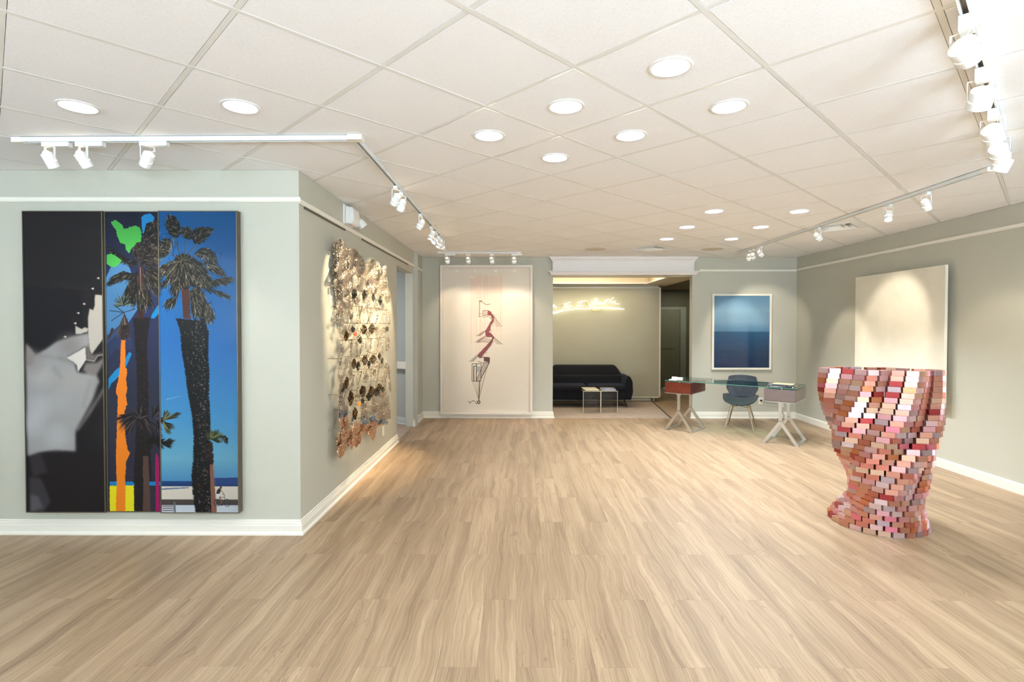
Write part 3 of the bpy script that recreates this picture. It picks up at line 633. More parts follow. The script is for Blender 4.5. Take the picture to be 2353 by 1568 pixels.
# right section
sub_ = np.stack([np.interp(PT.Y, [488, 640, 800, 960, 1050, 1100, 1101, 1112, 1113, 1142, 1143, 1155, 1156, 1172], q) for q in
    ([0, 14, 44, 68, 104, 74, 26, 22, 224, 216, 78, 70, 200, 206], [80, 92, 112, 146, 168, 138, 68, 56, 214, 206, 66, 62, 208, 212], [140, 158, 184, 198, 196, 184, 122, 108, 196, 192, 64, 62, 216, 222])], 1)
i_ = PT.X >= 376; PT.a[:, i_] = sub_[:, None, :]
xs_ = (PT.X[i_]-376)/180; PT.a[:, i_] *= (1+.12*(.5-xs_))[None, :, None]*np.array([1.0, 1, 1.0])
PT.poly([(470, 1094), (556, 1092), (556, 1107), (470, 1111)], (30, 62, 120)); PT.poly([(376, 1117), (440, 1114), (440, 1117), (376, 1121)], (88, 110, 150), .8)
PT.stroke((390, 914), (424, 906), 3, 1, (150, 190, 216), .6)
DK = (22, 16, 14); LT = (176, 166, 142); GR = (34, 40, 20)
def jag(pts, amp, step=2.5):
    out = []
    for (xa, ya), (xb, yb) in zip(pts, pts[1:]+pts[:1]):
        l = math.hypot(xb-xa, yb-ya); n_ = max(1, int(l/step))
        for q in range(n_):
            f_ = q/n_; k_ = amp*(rng.random()-.3) if q % 2 else -amp*.2; nx_, ny_ = (yb-ya)/(l+1e-6), -(xb-xa)/(l+1e-6); out.append((xa+(xb-xa)*f_+nx_*k_, ya+(yb-ya)*f_+ny_*k_))
    return out
def leaf(pts, n_=70, dk=DK, lt=LT, w_=1.5, hub0=(432, 600)):
    """a drooping fan leaf: dark body, blades running outward from the point nearest the crown"""
    PT.poly(jag(pts, 3.4, 2.5), dk); hub = min(pts, key=lambda q: math.hypot(q[0]-hub0[0], q[1]-hub0[1])); hub = (hub[0]*.7+hub0[0]*.3, hub[1]*.7+hub0[1]*.3)
    xa, xb = min(q[0] for q in pts), max(q[0] for q in pts); ya, yb = min(q[1] for q in pts), max(q[1] for q in pts)
    for q in range(n_*5):
        x = rng.uniform(xa, xb); y = rng.uniform(ya, yb)
        ins = False
        for i in range(len(pts)):
            (ax_, ay_), (bx_, by_) = pts[i], pts[(i+1) % len(pts)]
            if (ay_ > y) != (by_ > y) and x < (bx_-ax_)*(y-ay_)/(by_-ay_)+ax_: ins = not ins
        if not ins: continue
        dx, dy = x-hub[0], y-hub[1]; l = math.hypot(dx, dy)+.1; ln = rng.uniform(4, 13); jt = rng.uniform(.35, 1.15); rr = rng.random()
        col = lt if rr < .26 else (GR if rr < .52 else dk)
        PT.stroke((x, y), (x+dx/l*ln, y+dy/l*ln*.8+ln*.35), w_ if rr > .3 else w_*.62, .5, [v*jt for v in col])
# middle section palms
for y_ in range(690, 1172, 1): pass
trunk(PT, [(314, 728), (318, 780), (321, 860), (322, 940), (317, 1000), (312, 1080), (314, 1172)], [(352, 728), (344, 790), (346, 860), (346, 940), (348, 1000), (352, 1080), (350, 1172)], (30, 22, 24), (72, 58, 54), 500, 3)
PT.poly([(333, 1045), (345, 1045), (350, 1172), (330, 1172)], (96, 70, 62)); 
for y_ in range(1048, 1172, 3): PT.stroke((333, y_), (348, y_+1), 1, 1, (72, 52, 46), .7)
PT.poly([(323, 690), (338, 690), (337, 730), (324, 730)], (60, 32, 24))
H0 = (328, 606); BR = (150, 132, 116)
for L_, n_ in (([(326, 600), (334, 560), (346, 520), (360, 506), (375, 508), (375, 560), (352, 586)], 150), ([(330, 606), (350, 580), (375, 566), (375, 600), (352, 612)], 80), ([(326, 600), (306, 596), (280, 580), (252, 562), (258, 576), (290, 602), (318, 610)], 60), ([(324, 604), (314, 580), (322, 556), (336, 560), (336, 590)], 60),
    ([(316, 628), (292, 622), (268, 632), (253, 652), (262, 652), (290, 642), (314, 640)], 60), ([(324, 620), (306, 644), (292, 672), (300, 690), (318, 700), (330, 660)], 110), ([(330, 620), (320, 680), (326, 706), (344, 704), (350, 672), (340, 630)], 150), ([(340, 620), (356, 612), (375, 616), (375, 672), (360, 670), (346, 650)], 110), ([(342, 656), (352, 668), (360, 696), (350, 702), (342, 690)], 40)):
    leaf(L_, n_, (24, 18, 20), BR if n_ != 150 else (188, 168, 146), 1.5, H0)
for a_, b_ in (((330, 612), (314, 580)), ((328, 612), (344, 570)), ((328, 612), (300, 606)), ((330, 614), (352, 600)), ((330, 616), (322, 560))): PT.stroke(a_, b_, 1.6, 1.2, (70, 56, 50))
PT.poly([(328, 610), (336, 610), (340, 650), (326, 650)], (60, 40, 36)); PT.stroke((331, 614), (332, 668), 2, 1.4, (150, 120, 100))
for a_, sp_, ln in ((140, 26, 28), (95, 26, 34), (60, 24, 30), (170, 20, 26), (25, 20, 30)): fan(PT, 291, 700, a_, sp_, ln, (26, 30, 22), (120, 130, 112), 22, 1.6, .2)
for a_, b_ in (((258, 712), (291, 716)), ((291, 716), (318, 708)), ((291, 716), (262, 735)), ((291, 716), (302, 746)), ((270, 700), (291, 716))): PT.stroke(a_, b_, 1.3, 1.6, (40, 30, 30))
fan(PT, 293, 722, 268, 24, 66, (56, 44, 42), (120, 104, 96), 50, 2.4); PT.stroke((264, 755), (256, 775), 7, 4, (60, 48, 46))
trunk(PT, [(285, 745), (284, 775)], [(303, 745), (302, 775)], (52, 40, 38), (90, 74, 66), 30, 3)
PT.poly([(253, 1104), (375, 1104), (375, 1113), (253, 1113)], (16, 134, 200)); PT.poly([(346, 1113), (375, 1113), (375, 1172), (346, 1172)], (52, 48, 60))
PT.poly(jag([(253, 1114), (311, 1112), (310, 1172), (253, 1172)], 2), (250, 234, 30))
trunk(PT, [(312, 1095), (314, 1172)], [(333, 1095), (331, 1172)], (26, 20, 22), (60, 50, 48), 90, 4); PT.poly([(334, 1095), (347, 1095), (349, 1172), (331, 1172)], (92, 68, 60))
PT.poly([(253, 868), (270, 848), (284, 838), (296, 818), (303, 806), (309, 810), (302, 826), (292, 846), (272, 868), (260, 878), (253, 894)], (24, 146, 212))
PT.poly(jag([(285, 778), (294, 780), (293, 842), (298, 846), (295, 870), (297, 890), (294, 908), (297, 924), (290, 944), (292, 1004), (297, 1030), (303, 1038), (293, 1056), (290, 1100), (290, 1172), (267, 1172), (270, 1110), (269, 1050), (270, 1020), (273, 960), (275, 910), (270, 897), (276, 870), (280, 850), (283, 800)], 2.2), (255, 138, 28))
PT.poly([(375, 696), (375, 718), (362, 730), (355, 729), (357, 721), (367, 706)], (10, 140, 206))
PT.poly(jag([(263, 512), (274, 506), (290, 516), (294, 526), (304, 524), (320, 518), (332, 524), (335, 540), (334, 555), (322, 558), (312, 570), (305, 582), (297, 574), (296, 560), (284, 558), (279, 545), (275, 530)], 3.4, 3), (72, 182, 76))
PT.poly(jag([(252, 586), (262, 582), (274, 588), (288, 597), (283, 606), (270, 614), (262, 612), (252, 606)], 2.6, 3), (76, 186, 80))
PT.poly([(335, 500), (341, 494), (356, 491), (366, 500), (363, 508), (346, 514), (341, 534), (338, 538), (336, 522)], (22, 140, 208))
PT.poly(jag([(364, 1036), (370, 1050), (371, 1080), (370, 1110), (373, 1172), (361, 1172), (362, 1110), (361, 1080), (362, 1050)], 1), (172, 20, 96))
for a_, sp_, ln, cx_, cy_ in ((90, 80, 32, 326, 958), (160, 22, 40, 318, 962), (195, 18, 44, 308, 950), (215, 24, 44, 312, 958), (235, 22, 40, 315, 962), (270, 40, 26, 330, 962), (310, 26, 38, 338, 960), (60, 30, 36, 356, 955), (280, 20, 34, 368, 962), (350, 20, 30, 362, 958)):
    fan(PT, cx_, cy_, a_, sp_, ln, (18, 14, 18), (84, 68, 68), 30, 1.9, .1)
fan(PT, 362, 1014, 90, 150, 30, (16, 13, 16), (36, 30, 32), 90, 2)
# right section palms
for a_, sp_, ln, cx_, cy_ in ((20, 12, 44, 384, 960), (60, 26, 26, 382, 960), (330, 22, 28, 384, 966), (300, 20, 34, 382, 966)): fan(PT, cx_, cy_, a_, sp_, ln, (24, 24, 18), (110, 106, 62), 24, 1.8)
fan(PT, 380, 1016, 20, 22, 32, (14, 12, 12), (50, 50, 34), 26, 1.8); fan(PT, 380, 1016, 340, 16, 26, (14, 12, 12), (50, 50, 34), 18, 1.8)
PT.poly([(426, 650), (444, 650), (448, 730), (431, 730)], (84, 44, 28))
for y_ in range(668, 726, 3): PT.stroke((429, y_), (446, y_+1), 1, 1, (54, 28, 20), .7)
PT.poly(jag([(402, 606), (414, 590), (432, 582), (452, 590), (474, 604), (490, 626), (486, 650), (470, 664), (452, 656), (440, 664), (424, 664), (408, 650), (398, 630)], 6, 3), DK)
leaf([(396, 500), (404, 496), (414, 500), (424, 516), (428, 536), (420, 548), (408, 546), (398, 536), (392, 516)])
leaf([(430, 526), (440, 522), (450, 530), (454, 544), (446, 552), (434, 548), (428, 538)], 50)
leaf([(452, 534), (462, 526), (476, 524), (488, 524), (500, 528), (494, 540), (482, 552), (470, 562), (458, 560), (450, 548)])
leaf([(378, 556), (388, 552), (400, 548), (406, 560), (402, 578), (392, 590), (378, 592)], 60)
leaf([(456, 584), (470, 572), (484, 570), (496, 576), (504, 590), (510, 604), (498, 606), (486, 596), (470, 592)], 70)
leaf([(478, 600), (494, 602), (508, 608), (520, 618), (530, 632), (516, 632), (498, 624), (484, 616)], 60)
leaf([(494, 646), (510, 640), (528, 636), (545, 636), (536, 648), (518, 652), (504, 656)], 50, lt=(150, 130, 80))
leaf([(492, 664), (510, 666), (528, 672), (542, 682), (528, 682), (512, 676)], 36)
leaf([(380, 610), (396, 604), (408, 602), (400, 620), (388, 632), (378, 628)], 50)
leaf([(396, 612), (410, 600), (424, 598), (430, 616), (428, 640), (424, 664), (414, 680), (404, 672), (402, 650), (394, 632)], 110)
leaf([(380, 650), (392, 640), (402, 640), (396, 652), (384, 658)], 36); leaf([(390, 690), (404, 682), (416, 684), (412, 696), (398, 704), (389, 700)], 46)
leaf([(428, 600), (444, 596), (456, 606), (462, 622), (458, 640), (446, 648), (434, 650), (426, 640)], 110)
leaf([(452, 612), (470, 610), (484, 622), (496, 640), (500, 660), (488, 664), (474, 656), (460, 642)], 110)
leaf([(446, 668), (458, 658), (472, 660), (480, 676), (484, 700), (486, 722), (478, 736), (466, 726), (454, 722), (448, 700)], 120)
leaf([(480, 700), (488, 694), (496, 708), (503, 720), (494, 732), (486, 740), (480, 728)], 60, dk=(60, 48, 40))
for a_, b_ in (((430, 598), (410, 546)), ((432, 598), (440, 550)), ((434, 598), (466, 556)), ((434, 600), (470, 584)), ((426, 600), (378, 600)), ((426, 602), (380, 608)), ((430, 598), (398, 580)), ((436, 604), (486, 616)), ((462, 658), (500, 646)), ((460, 660), (444, 668)), ((462, 658), (458, 640))):
    PT.stroke(a_, b_, 2, 1.4, (44, 44, 30)); PT.stroke((a_[0]+1, a_[1]), (b_[0]+1, b_[1]), .8, .6, (140, 138, 110), .8)
for q in range(420):
    cx_, cy_, rx_, ry_ = rng.choice([(418, 636, 20, 36), (448, 632, 22, 30), (476, 640, 20, 24), (464, 700, 16, 36), (492, 716, 9, 24), (404, 560, 16, 26), (486, 590, 22, 16)]); x = rng.gauss(cx_, rx_*.5); y = rng.gauss(cy_, ry_*.5); jt = rng.uniform(.3, 1.15)
    c_ = LT if rng.random() < .34 else ((96, 82, 54) if rng.random() < .3 else DK); PT.stroke((x, y), (x+rng.gauss(0, 3)+(x-cx_)*.25, y+rng.uniform(4, 15)), 1.1, .4, [v*jt for v in c_])
trunk(PT, [(418, 730), (428, 760), (430, 800), (438, 850), (444, 900), (453, 950), (457, 1000), (455, 1050), (451, 1085), (453, 1125), (459, 1172)], [(476, 736), (485, 760), (483, 810), (486, 860), (484, 900), (487, 950), (487, 1000), (489, 1050), (491, 1100), (494, 1172)], (14, 12, 14), (150, 146, 142), 2600, 6)
PT.poly([(488, 1012), (494, 1012), (497, 1060), (499, 1100), (505, 1172), (492, 1172), (490, 1100)], (128, 84, 66)); trunk(PT, [(487, 1012), (489, 1060)], [(495, 1012), (497, 1062)], (36, 24, 20), (90, 66, 50), 60, 3)
for y_ in range(1066, 1172, 3): PT.stroke((492, y_), (503, y_+1), .9, .9, (160, 112, 90), .6)
for a_, sp_, ln in ((100, 40, 26), (50, 26, 30), (20, 16, 34), (150, 20, 14), (345, 14, 26)): fan(PT, 492, 1004, a_, sp_, ln, (34, 40, 22), (96, 104, 60), 24, 1.6)
leaf([(514, 998), (524, 996), (533, 1004), (522, 1006)], 20)
for k_ in range(4): PT.stroke((378, 1153+k_*5), (404, 1153+k_*5), 1.8, 1.8, (84, 66, 60))
PT.stroke((406, 1150), (407, 1171), 4, 4.4, (112, 116, 128))
for x_ in (505.5, 529): 
    pts = [(x_+7.4*math.cos(q*.35), 1150+8*math.sin(q*.35)) for q in range(19)]; PT.line(pts, 1.1, (36, 40, 52))
PT.line([(505, 1150), (512, 1138), (522, 1137), (529, 1150)], 1, (50, 60, 74)); PT.line([(514, 1138), (515, 1150), (505, 1150)], 1, (50, 60, 74)); PT.line([(522, 1140), (523, 1132), (519, 1130)], 1, (50, 60, 74))
PT.poly([(506, 1120), (510, 1117), (515, 1116), (514, 1124), (511, 1130), (503, 1130)], (44, 40, 46)); PT.poly([(503, 1130), (511, 1130), (514, 1137), (508, 1138)], (212, 220, 230)); PT.disc(514.5, 1115, 2.6, (60, 36, 28))
PT.line([(514, 1119), (518, 1126), (523, 1132)], 1.6, (150, 100, 78)); PT.line([(512, 1136), (515, 1146), (514, 1153)], 2.4, (140, 88, 64)); PT.stroke((513, 1155), (518, 1156), 2, 1.6, (40, 36, 36))
PT.a *= .84; PT.a[:, PT.X < 249.5] *= np.array([1.02, 1.0, .98])
TRI = thing('triptych', 'large three part panel picture of palm trees, paint shapes and a grey hand', 'artwork', (-3.685, YF-.03, .178))
zt0, zb0 = 2.428, .178
PGL = printmat('face_mounted_print', .45, .5, .015)
px2x = lambda px_: -3.685+(px_-67)/(555-67)*(2.085-.004-3.685+3.685+0)*0 + ((px_-67)/(555-67))*1.598
org = Vector((-3.685, YF-.03, .178))
for (xa, xb, dep, nm_) in ((67, 249, .050, 'grey hand print behind gloss'), (250.5, 375.5, .036, 'dark palm print with bright paint shapes'), (376.5, 555, .056, 'blue sky print with palm trunk and cyclist')):
    x0 = (xa-67)/488*1.598; x1 = (xb-67)/488*1.598; z1 = zt0-zb0
    f = MB(); fy = -dep+.03; e = .006
    f.box(x0, x1, fy+.004, .028, 0, z1)
    fr = f.build('panel', FRAMEM, TRI); fr['label'] = nm_
    r_ = MB(); r_.box(x0, x0+e, fy-.002, fy+.006, 0, z1); r_.box(x1-e, x1, fy-.002, fy+.006, 0, z1); r_.box(x0+e, x1-e, fy-.002, fy+.006, 0, e); r_.box(x0+e, x1-e, fy-.002, fy+.006, z1-e, z1)
    r_.build('frame_edge', FRAMEM, fr)
    PT.mesh('print', PGL, ((x0+e, fy+.002, z1-e), (x1-x0-2*e, 0, 0), (0, 0, -(z1-2*e))), fr, xa, xb)

# ---- staircase drawing
AW, AH = 1.562, 2.530; ax0 = -1.335; az1 = 2.600
t = thing('framed_drawing', 'very tall white framed drawing of a dangling red staircase', 'artwork', (ax0, YB, .070))
fd = .07; fw_ = .036
f = MB(); f.box(0, fw_, -fd, 0, 0, AH); f.box(AW-fw_, AW, -fd, 0, 0, AH); f.box(fw_, AW-fw_, -fd, 0, 0, fw_); f.box(fw_, AW-fw_, -fd, 0, AH-fw_, AH)
f.build('frame', PAPERW, t); f = MB(); f.box(fw_, AW-fw_, -.03, -.004, fw_, AH-fw_)
bk = f.build('backing_board', PAPERW, t)
ins = .022; f = MB(); i0, i1, k0, k1 = fw_, AW-fw_, fw_, AH-fw_
f.box(i0, i0+ins, -.045, -.031, k0, k1); f.box(i1-ins, i1, -.045, -.031, k0, k1); f.box(i0+ins, i1-ins, -.045, -.031, k0, k0+ins); f.box(i0+ins, i1-ins, -.045, -.031, k1-ins, k1); f.build('mount', mat('mount_cream', (232, 220, 204), .7), t)
SD = Canvas(1021, 1216, 622, 944, 1.5); SD.a[:] = (238, 228, 212)
C2 = lambda pts: [(980+a/3.733, 560+b_/3.733) for a, b_ in pts]
r2 = random.Random(4)
for q in range(44):
    x = 383+ (655-383)*(q/43)+r2.uniform(-4, 4); y0 = r2.choice((270, 290, 300)); y1 = r2.choice((640, 790, 860, 960, 1000) if x < 560 else (700, 760, 860))
    SD.line(C2([(x, y0), (x+r2.uniform(-2, 2), y1)]), .75, (244, 176, 146), r2.uniform(.25, .7))
C3 = lambda pts: [(1070+a/5.6, 670+b_/5.6) for a, b_ in pts]
DB = (64, 50, 54); RD = (134, 44, 52)
SD.line(C3([(180, 345), (185, 140), (200, 145), (270, 185), (320, 178)]), 1.0, DB, .9); SD.line(C3([(178, 140), (215, 138)]), 1.2, DB)
SD.poly(C3([(292, 258), (325, 270), (345, 300), (370, 345), (365, 400), (330, 450), (318, 520), (300, 528), (345, 560), (372, 600), (356, 640), (330, 700), (230, 820), (200, 860), (160, 850), (165, 815), (190, 790), (330, 640), (345, 600), (262, 596), (255, 520), (330, 395), (345, 365), (330, 330), (290, 318)]), (150, 84, 90))
for q in range(90):
    x, y = r2.choice([(310, 300), (350, 350), (340, 420), (300, 500), (285, 560), (320, 560), (330, 650), (290, 710), (240, 770), (200, 810)]); x += r2.uniform(-26, 26); y += r2.uniform(-32, 32)
    SD.line(C3([(x, y), (x+r2.uniform(-14, 14), y+r2.uniform(-14, 14))]), .8, r2.choice((DB, RD, (186, 70, 70), (120, 100, 110))), .7)
SD.line(C3([(225, 262), (292, 258), (290, 318), (226, 326), (225, 262)]), 1.1, (140, 80, 70))
for x in range(232, 290, 10): SD.line(C3([(x, 262), (x+2, 322)]), .6, DB, .6)
SD.line(C3([(180, 300), (225, 300)]), .7, DB, .7); SD.line(C3([(180, 330), (240, 345), (300, 335), (340, 375)]), .8, DB, .8)
for sx, sy, ex, ey, n_ in ((350, 320, 400, 455, 9), (355, 595, 410, 680, 7), (250, 520, 195, 575, 7), (250, 590, 175, 655, 6), (170, 820, 105, 900, 8)):
    for q in range(n_):
        f_ = q/(n_-1); x = sx+(ex-sx)*f_; y = sy+(ey-sy)*f_; L_ = 26+30*f_; s_ = 1 if ex > sx else -1
        SD.line(C3([(x-s_*10, y), (x+s_*L_, y+6)]), .7, DB, .75)
    SD.line(C3([(sx, sy), (ex+(70 if ex > sx else -20), ey+8)]), .7, DB, .7)
for x in range(160, 330, 9): SD.line(C3([(x, 600+abs(x-250)*.3), (x-6, 662+abs(x-250)*.08)]), .5, DB, .5)
SD.line(C3([(152, 664), (230, 650), (325, 672), (345, 620)]), .7, DB, .7)
for q in range(15): x = 200+q*11; y = 860-q*15; SD.line(C3([(x-8, y), (x+16, y+3)]), .7, DB, .8)
SD.poly(C3([(236, 850), (312, 858), (308, 920), (240, 905)]), (128, 78, 84), .85)
for x in range(240, 312, 8): SD.line(C3([(x, 852), (x, 910)]), .6, DB, .8)
SD.line(C3([(170, 860), (236, 850), (312, 858), (310, 922), (215, 925), (165, 905)]), 1, DB)
SD.line(C3([(88, 935), (205, 938), (200, 1158), (86, 1158), (88, 935)]), 1.3, (96, 88, 76)); SD.line(C3([(108, 968), (108, 1155)]), 2.4, (92, 86, 76)); SD.line(C3([(142, 940), (140, 1156)]), 2, (92, 86, 76)); SD.line(C3([(108, 968), (142, 966)]), 1.6, (92, 86, 76))
SD.poly(C3([(148, 970), (196, 970), (194, 1020), (150, 1060)]), (150, 156, 160), .7)
for q in range(15): f_ = q/14; x = 262-f_*118; y = 925+f_*226; SD.line(C3([(x-12+f_*4, y), (x+44-f_*8, y+3)]), 1.1, (84, 68, 62))
SD.line(C3([(308, 922), (205, 1118), (198, 1150)]), 1.5, (84, 62, 58)); SD.line(C3([(240, 925), (146, 1128), (142, 1150)]), 1.2, (84, 70, 62))
for a_ in ((92, 1158), (120, 1160), (150, 1160), (175, 1160), (205, 1120), (262, 1020), (290, 960)): SD.line(C3([a_, (172, 1400)]), .8, (136, 124, 104), .8)
SD.line(C3([(184, 1150), (176, 1400)]), 1.4, (80, 60, 54))
for q in range(3): SD.line([(u+math.cos(v*.45)*(3.6-q*.7), w_+math.sin(v*.45)*(3.8-q*.7)) for v in range(15) for u, w_ in C3([(172, 1425)])], .9, (96, 86, 66))
SD.line(C3([(150, 1450), (128, 1420), (100, 1405), (75, 1420), (60, 1438), (42, 1412)]), 1.2, (100, 90, 72))
PLG = printmat('paper_print', 0.0, .8)
SD.mesh('drawing', PLG, ((i0+ins, -.032, k1-ins), (i1-i0-2*ins, 0, 0), (0, 0, -(k1-k0-2*ins))), bk)
MB().box(fw_, AW-fw_, -.060, -.058, fw_, AH-fw_).build('glazing', PICG, t)

# ---- sea photograph
t = thing('framed_seascape', 'white framed blue photograph of sea and hazy sky above the desk', 'artwork', (3.272, YB, .835)); SW, SH = 1.005, 1.284; fw_ = .032
f = MB(); f.box(0, fw_, -.045, 0, 0, SH); f.box(SW-fw_, SW, -.045, 0, 0, SH); f.box(fw_, SW-fw_, -.045, 0, 0, fw_); f.box(fw_, SW-fw_, -.045, 0, SH-fw_, SH); f.build('frame', TRIM, t)
bk = MB().box(fw_, SW-fw_, -.028, 0, fw_, SH-fw_).build('backing_board', PAPERW, t)
SE = Canvas(1640, 1767, 681, 847, 1.8)
SE.grad([(681, (100, 142, 172)), (715, (128, 164, 188)), (742, (118, 154, 180)), (763, (82, 126, 160)), (764.5, (42, 86, 122)), (785, (38, 74, 112)), (815, (34, 60, 94)), (847, (26, 46, 80))])
rg = np.random.RandomState(2)
for q in range(900):
    y = 765+82*rg.rand(); x = 1640+127*rg.rand(); l = 2+5*rg.rand()*(y-760)/50; c_ = 16*rg.randn(); k_ = SE.a[int((y-681)*1.8), int((x-1640)*1.8)]; SE.stroke((x, y), (x+l, y+.3), .8, .5, tuple(np.clip(k_+c_, 0, 255)), .5)
SE.mesh('photograph', PLG, ((fw_, -.029, SH-fw_), (SW-2*fw_, 0, 0), (0, 0, -(SH-2*fw_))), bk)
MB().box(fw_, SW-fw_, -.038, -.036, fw_, SH-fw_).build('glazing', PICG, t)

# ---- cream canvas on the right wall, held off the wall
t = thing('cream_painting', 'large blank cream canvas standing off the right wall behind the vessel', 'artwork', (XR, 6.6, .70))
q0 = at(2173, 609, 0, XR-.105); q1 = at(1966, 637, 0, XR-.105)
cv = MB().box(-.105, -.075, q0.y-6.6, q1.y-6.6, -.01, 1.545).build('canvas', CREAM, t, bevel=.003)
f = MB(); f.box(-.075, -.002, q0.y-6.6+.12, q1.y-6.6-.12, .15, .19); f.box(-.075, -.002, q0.y-6.6+.12, q1.y-6.6-.12, 1.3, 1.34); f.build('wall_batten', mat('raw_wood', (180, 150, 110), .7), t)

# ------------------------------------------------------------------ brick vessel
VZ = [0, .03, .09, .18, .25, .37, .5, .68, .86, 1.04, 1.24]
VA = [.345, .338, .300, .262, .250, .268, .290, .348, .380, .396, .410]
VB = [.350, .352, .375, .415, .430, .415, .395, .340, .290, .230, .180]
VX = [2.895, 2.893, 2.905, 2.945, 2.965, 2.958, 2.950, 2.922, 2.912, 2.905, 2.900]
VP = [-140, -134, -125, -113, -105, -90, -70, -42, -24, -12, 0]     # twist, degrees
VL = [0, .003, .008, .012, .016, .022, .028, .034, .036, .036, .034]  # lobe amplitude
NB, NR = 23, 30; RH = 1.236/NR
def section(z, n_=720):
    a, b_, xc, amp = [float(np.interp(z, VZ, q)) for q in (VA, VB, VX, VL)]; ori = R(-34+14*min(1, max(0, (z-.5)/.7))); tw = R(np.interp(z, VZ, VP))
    th_ = np.linspace(0, 2*math.pi, n_, endpoint=False); ex = a*np.cos(th_); ey = b_*np.sin(th_); seg = np.hypot(np.diff(np.append(ex, ex[0])), np.diff(np.append(ey, ey[0]))); s_ = np.concatenate([[0], np.cumsum(seg)[:-1]])/seg.sum()
    nx_ = np.cos(th_)/a; ny_ = np.sin(th_)/b_; l = np.hypot(nx_, ny_); lob = amp*np.cos(2*math.pi*6*(s_-(tw/(2*math.pi))-.03)); ex = ex+nx_/l*lob; ey = ey+ny_/l*lob
    seg = np.hypot(np.diff(np.append(ex, ex[0])), np.diff(np.append(ey, ey[0]))); s_ = np.concatenate([[0], np.cumsum(seg)[:-1]])/seg.sum()
    X = xc+ex*math.cos(ori)-ey*math.sin(ori); Y = 4.30+ex*math.sin(ori)+ey*math.cos(ori); return s_, X, Y, tw/(2*math.pi)
shades = [((206, 150, 132), 'rosy copper'), ((198, 124, 108), 'copper red'), ((224, 186, 188), 'pale rose'), ((212, 158, 162), 'rose'), ((166, 66, 66), 'deep red'), ((212, 176, 152), 'sand pink'), ((186, 164, 170), 'mauve grey'), ((228, 206, 212), 'silver pink'), ((206, 132, 92), 'burnt orange'), ((226, 134, 152), 'bright pink')]
BM_ = [mat('anodised_brick_%s' % s_[1].replace(' ', '_'), s_[0], .36, metal=.88, bump=.02, bscale=200, var=.03) for s_ in shades]
wts = [24, 11, 12, 12, 6, 16, 8, 10, 4, 3]
VS = thing('brick_vessel', 'large twisting open vessel built from pink, copper and silver metallic bricks', 'sculpture', (2.92, 4.30, 0))
rb_ = random.Random(7); bricks = []
for r_ in range(NR):
    z0 = r_*RH; zc = z0+RH/2; s_, X, Y, tw = section(zc); off = tw + (0 if r_ % 2 else 0)
    for k in range(NB):
        u0 = (k/NB+off) % 1; u1 = ((k+.875)/NB+off) % 1
        P0 = Vector((np.interp(u0, s_, X, period=1), np.interp(u0, s_, Y, period=1), 0)); P1 = Vector((np.interp(u1, s_, X, period=1), np.interp(u1, s_, Y, period=1), 0))
        c = (P0+P1)/2; tn = (P1-P0); ln = tn.length; tn.normalize(); nr = tn.cross(_z); nr.normalize()
        ln = min(.098, ln*.985); nr2 = (nr+tn*.16).normalized(); tn2 = _z.cross(nr2)
        cc = c - nr2*.022 + _z*zc; vis = nr.dot((EYE-c).normalized()); bricks.append((vis, cc, tn2, nr2, ln, z0))
bricks.sort(key=lambda q: -q[0]); rest = MB(); cnt = 0
src = {}
for m_i, m_ in enumerate(BM_):
    bb = MB(); bb.box(-.5, .5, -.024, .024, -.5, .5); so = bb.build('a', m_); src[m_i] = so.data; bpy.data.objects.remove(so)
restm = [MB() for _ in BM_]
for vis, cc, tn2, nr2, ln, z0 in bricks:
    mi = rb_.choices(range(10), wts)[0]
    if cnt < 300 and vis > 0:
        o = bpy.data.objects.new('brick', src[mi]); COL.objects.link(o); o.parent = VS; M_ = Matrix((tn2*ln, nr2, _z*(RH*.975))).transposed().to_4x4(); M_.translation = cc-Vector(VS.location); o.matrix_local = M_; cnt += 1
    else: restm[mi].obox(cc-Vector(VS.location), tn2, nr2, _z, ln/2, .024, RH*.4875)
for mi, m_ in enumerate(BM_):
    if restm[mi].v: o = restm[mi].build('brick_field', m_, VS); o['kind'] = 'stuff'

# ------------------------------------------------------------------ mesh sculpture on the left wall
MS = thing('mesh_wall_sculpture', 'hanging wall sculpture of silver, bronze and copper metal mesh on pegs', 'sculpture', (XL, 5.8, 1.4))
TX = XL+.115
def wl(px_, py_, x=TX): q = at(px_, py_, 0, x); return Vector((q.x-XL, q.y-5.8, q.z-1.4))
pegs = [(782.7, 574), (832, 628), (854, 636.4), (852, 604.5), (870.4, 643.6), (885, 619.6), (886.7, 648.7), (895, 681.8), (879.6, 678), (863, 674.7), (842.3, 669.6), (782.7, 657.3), (811, 663), (795, 620), (815, 575), (868, 612),
    (796, 702), (831.5, 704.6), (851, 708), (871.7, 710), (887.8, 712.6), (796, 740.8), (820.6, 743), (843, 743.6), (862.5, 743.6), (894, 743.6), (807.4, 782), (830, 780), (853, 778.6), (871, 778), (886.6, 775.8), (783, 824.6), (820, 820), (842, 816.5), (863.7, 812.5), (877.4, 809),
    (870.5, 843.5), (886.6, 839.5), (853, 849), (830, 855), (813, 862.5), (893.5, 868), (878.6, 874), (784.4, 907.6), (807, 897), (819, 897), (842, 920), (861.4, 910.4), (871.7, 910.4), (886.6, 902.4), (798, 942.6), (832, 930.5), (879.7, 938.6), (862.5, 949.5), (887.8, 929.4), (843, 961.5), (808.6, 974.7), (784.4, 989.6), (820, 1005), (860, 977.6)]
pb_ = MB(); pb_.tube([(0, 0, 0), (.115, 0, 0)], .0042, 8); pb_.tube([(.113, 0, 0), (.124, 0, 0)], .0085, 8); so = pb_.build('a', CHROME); peg_me = so.data; bpy.data.objects.remove(so)
for q in pegs:
    v = wl(*q); meshobj('peg', peg_me, MS, (0, v.y, v.z))
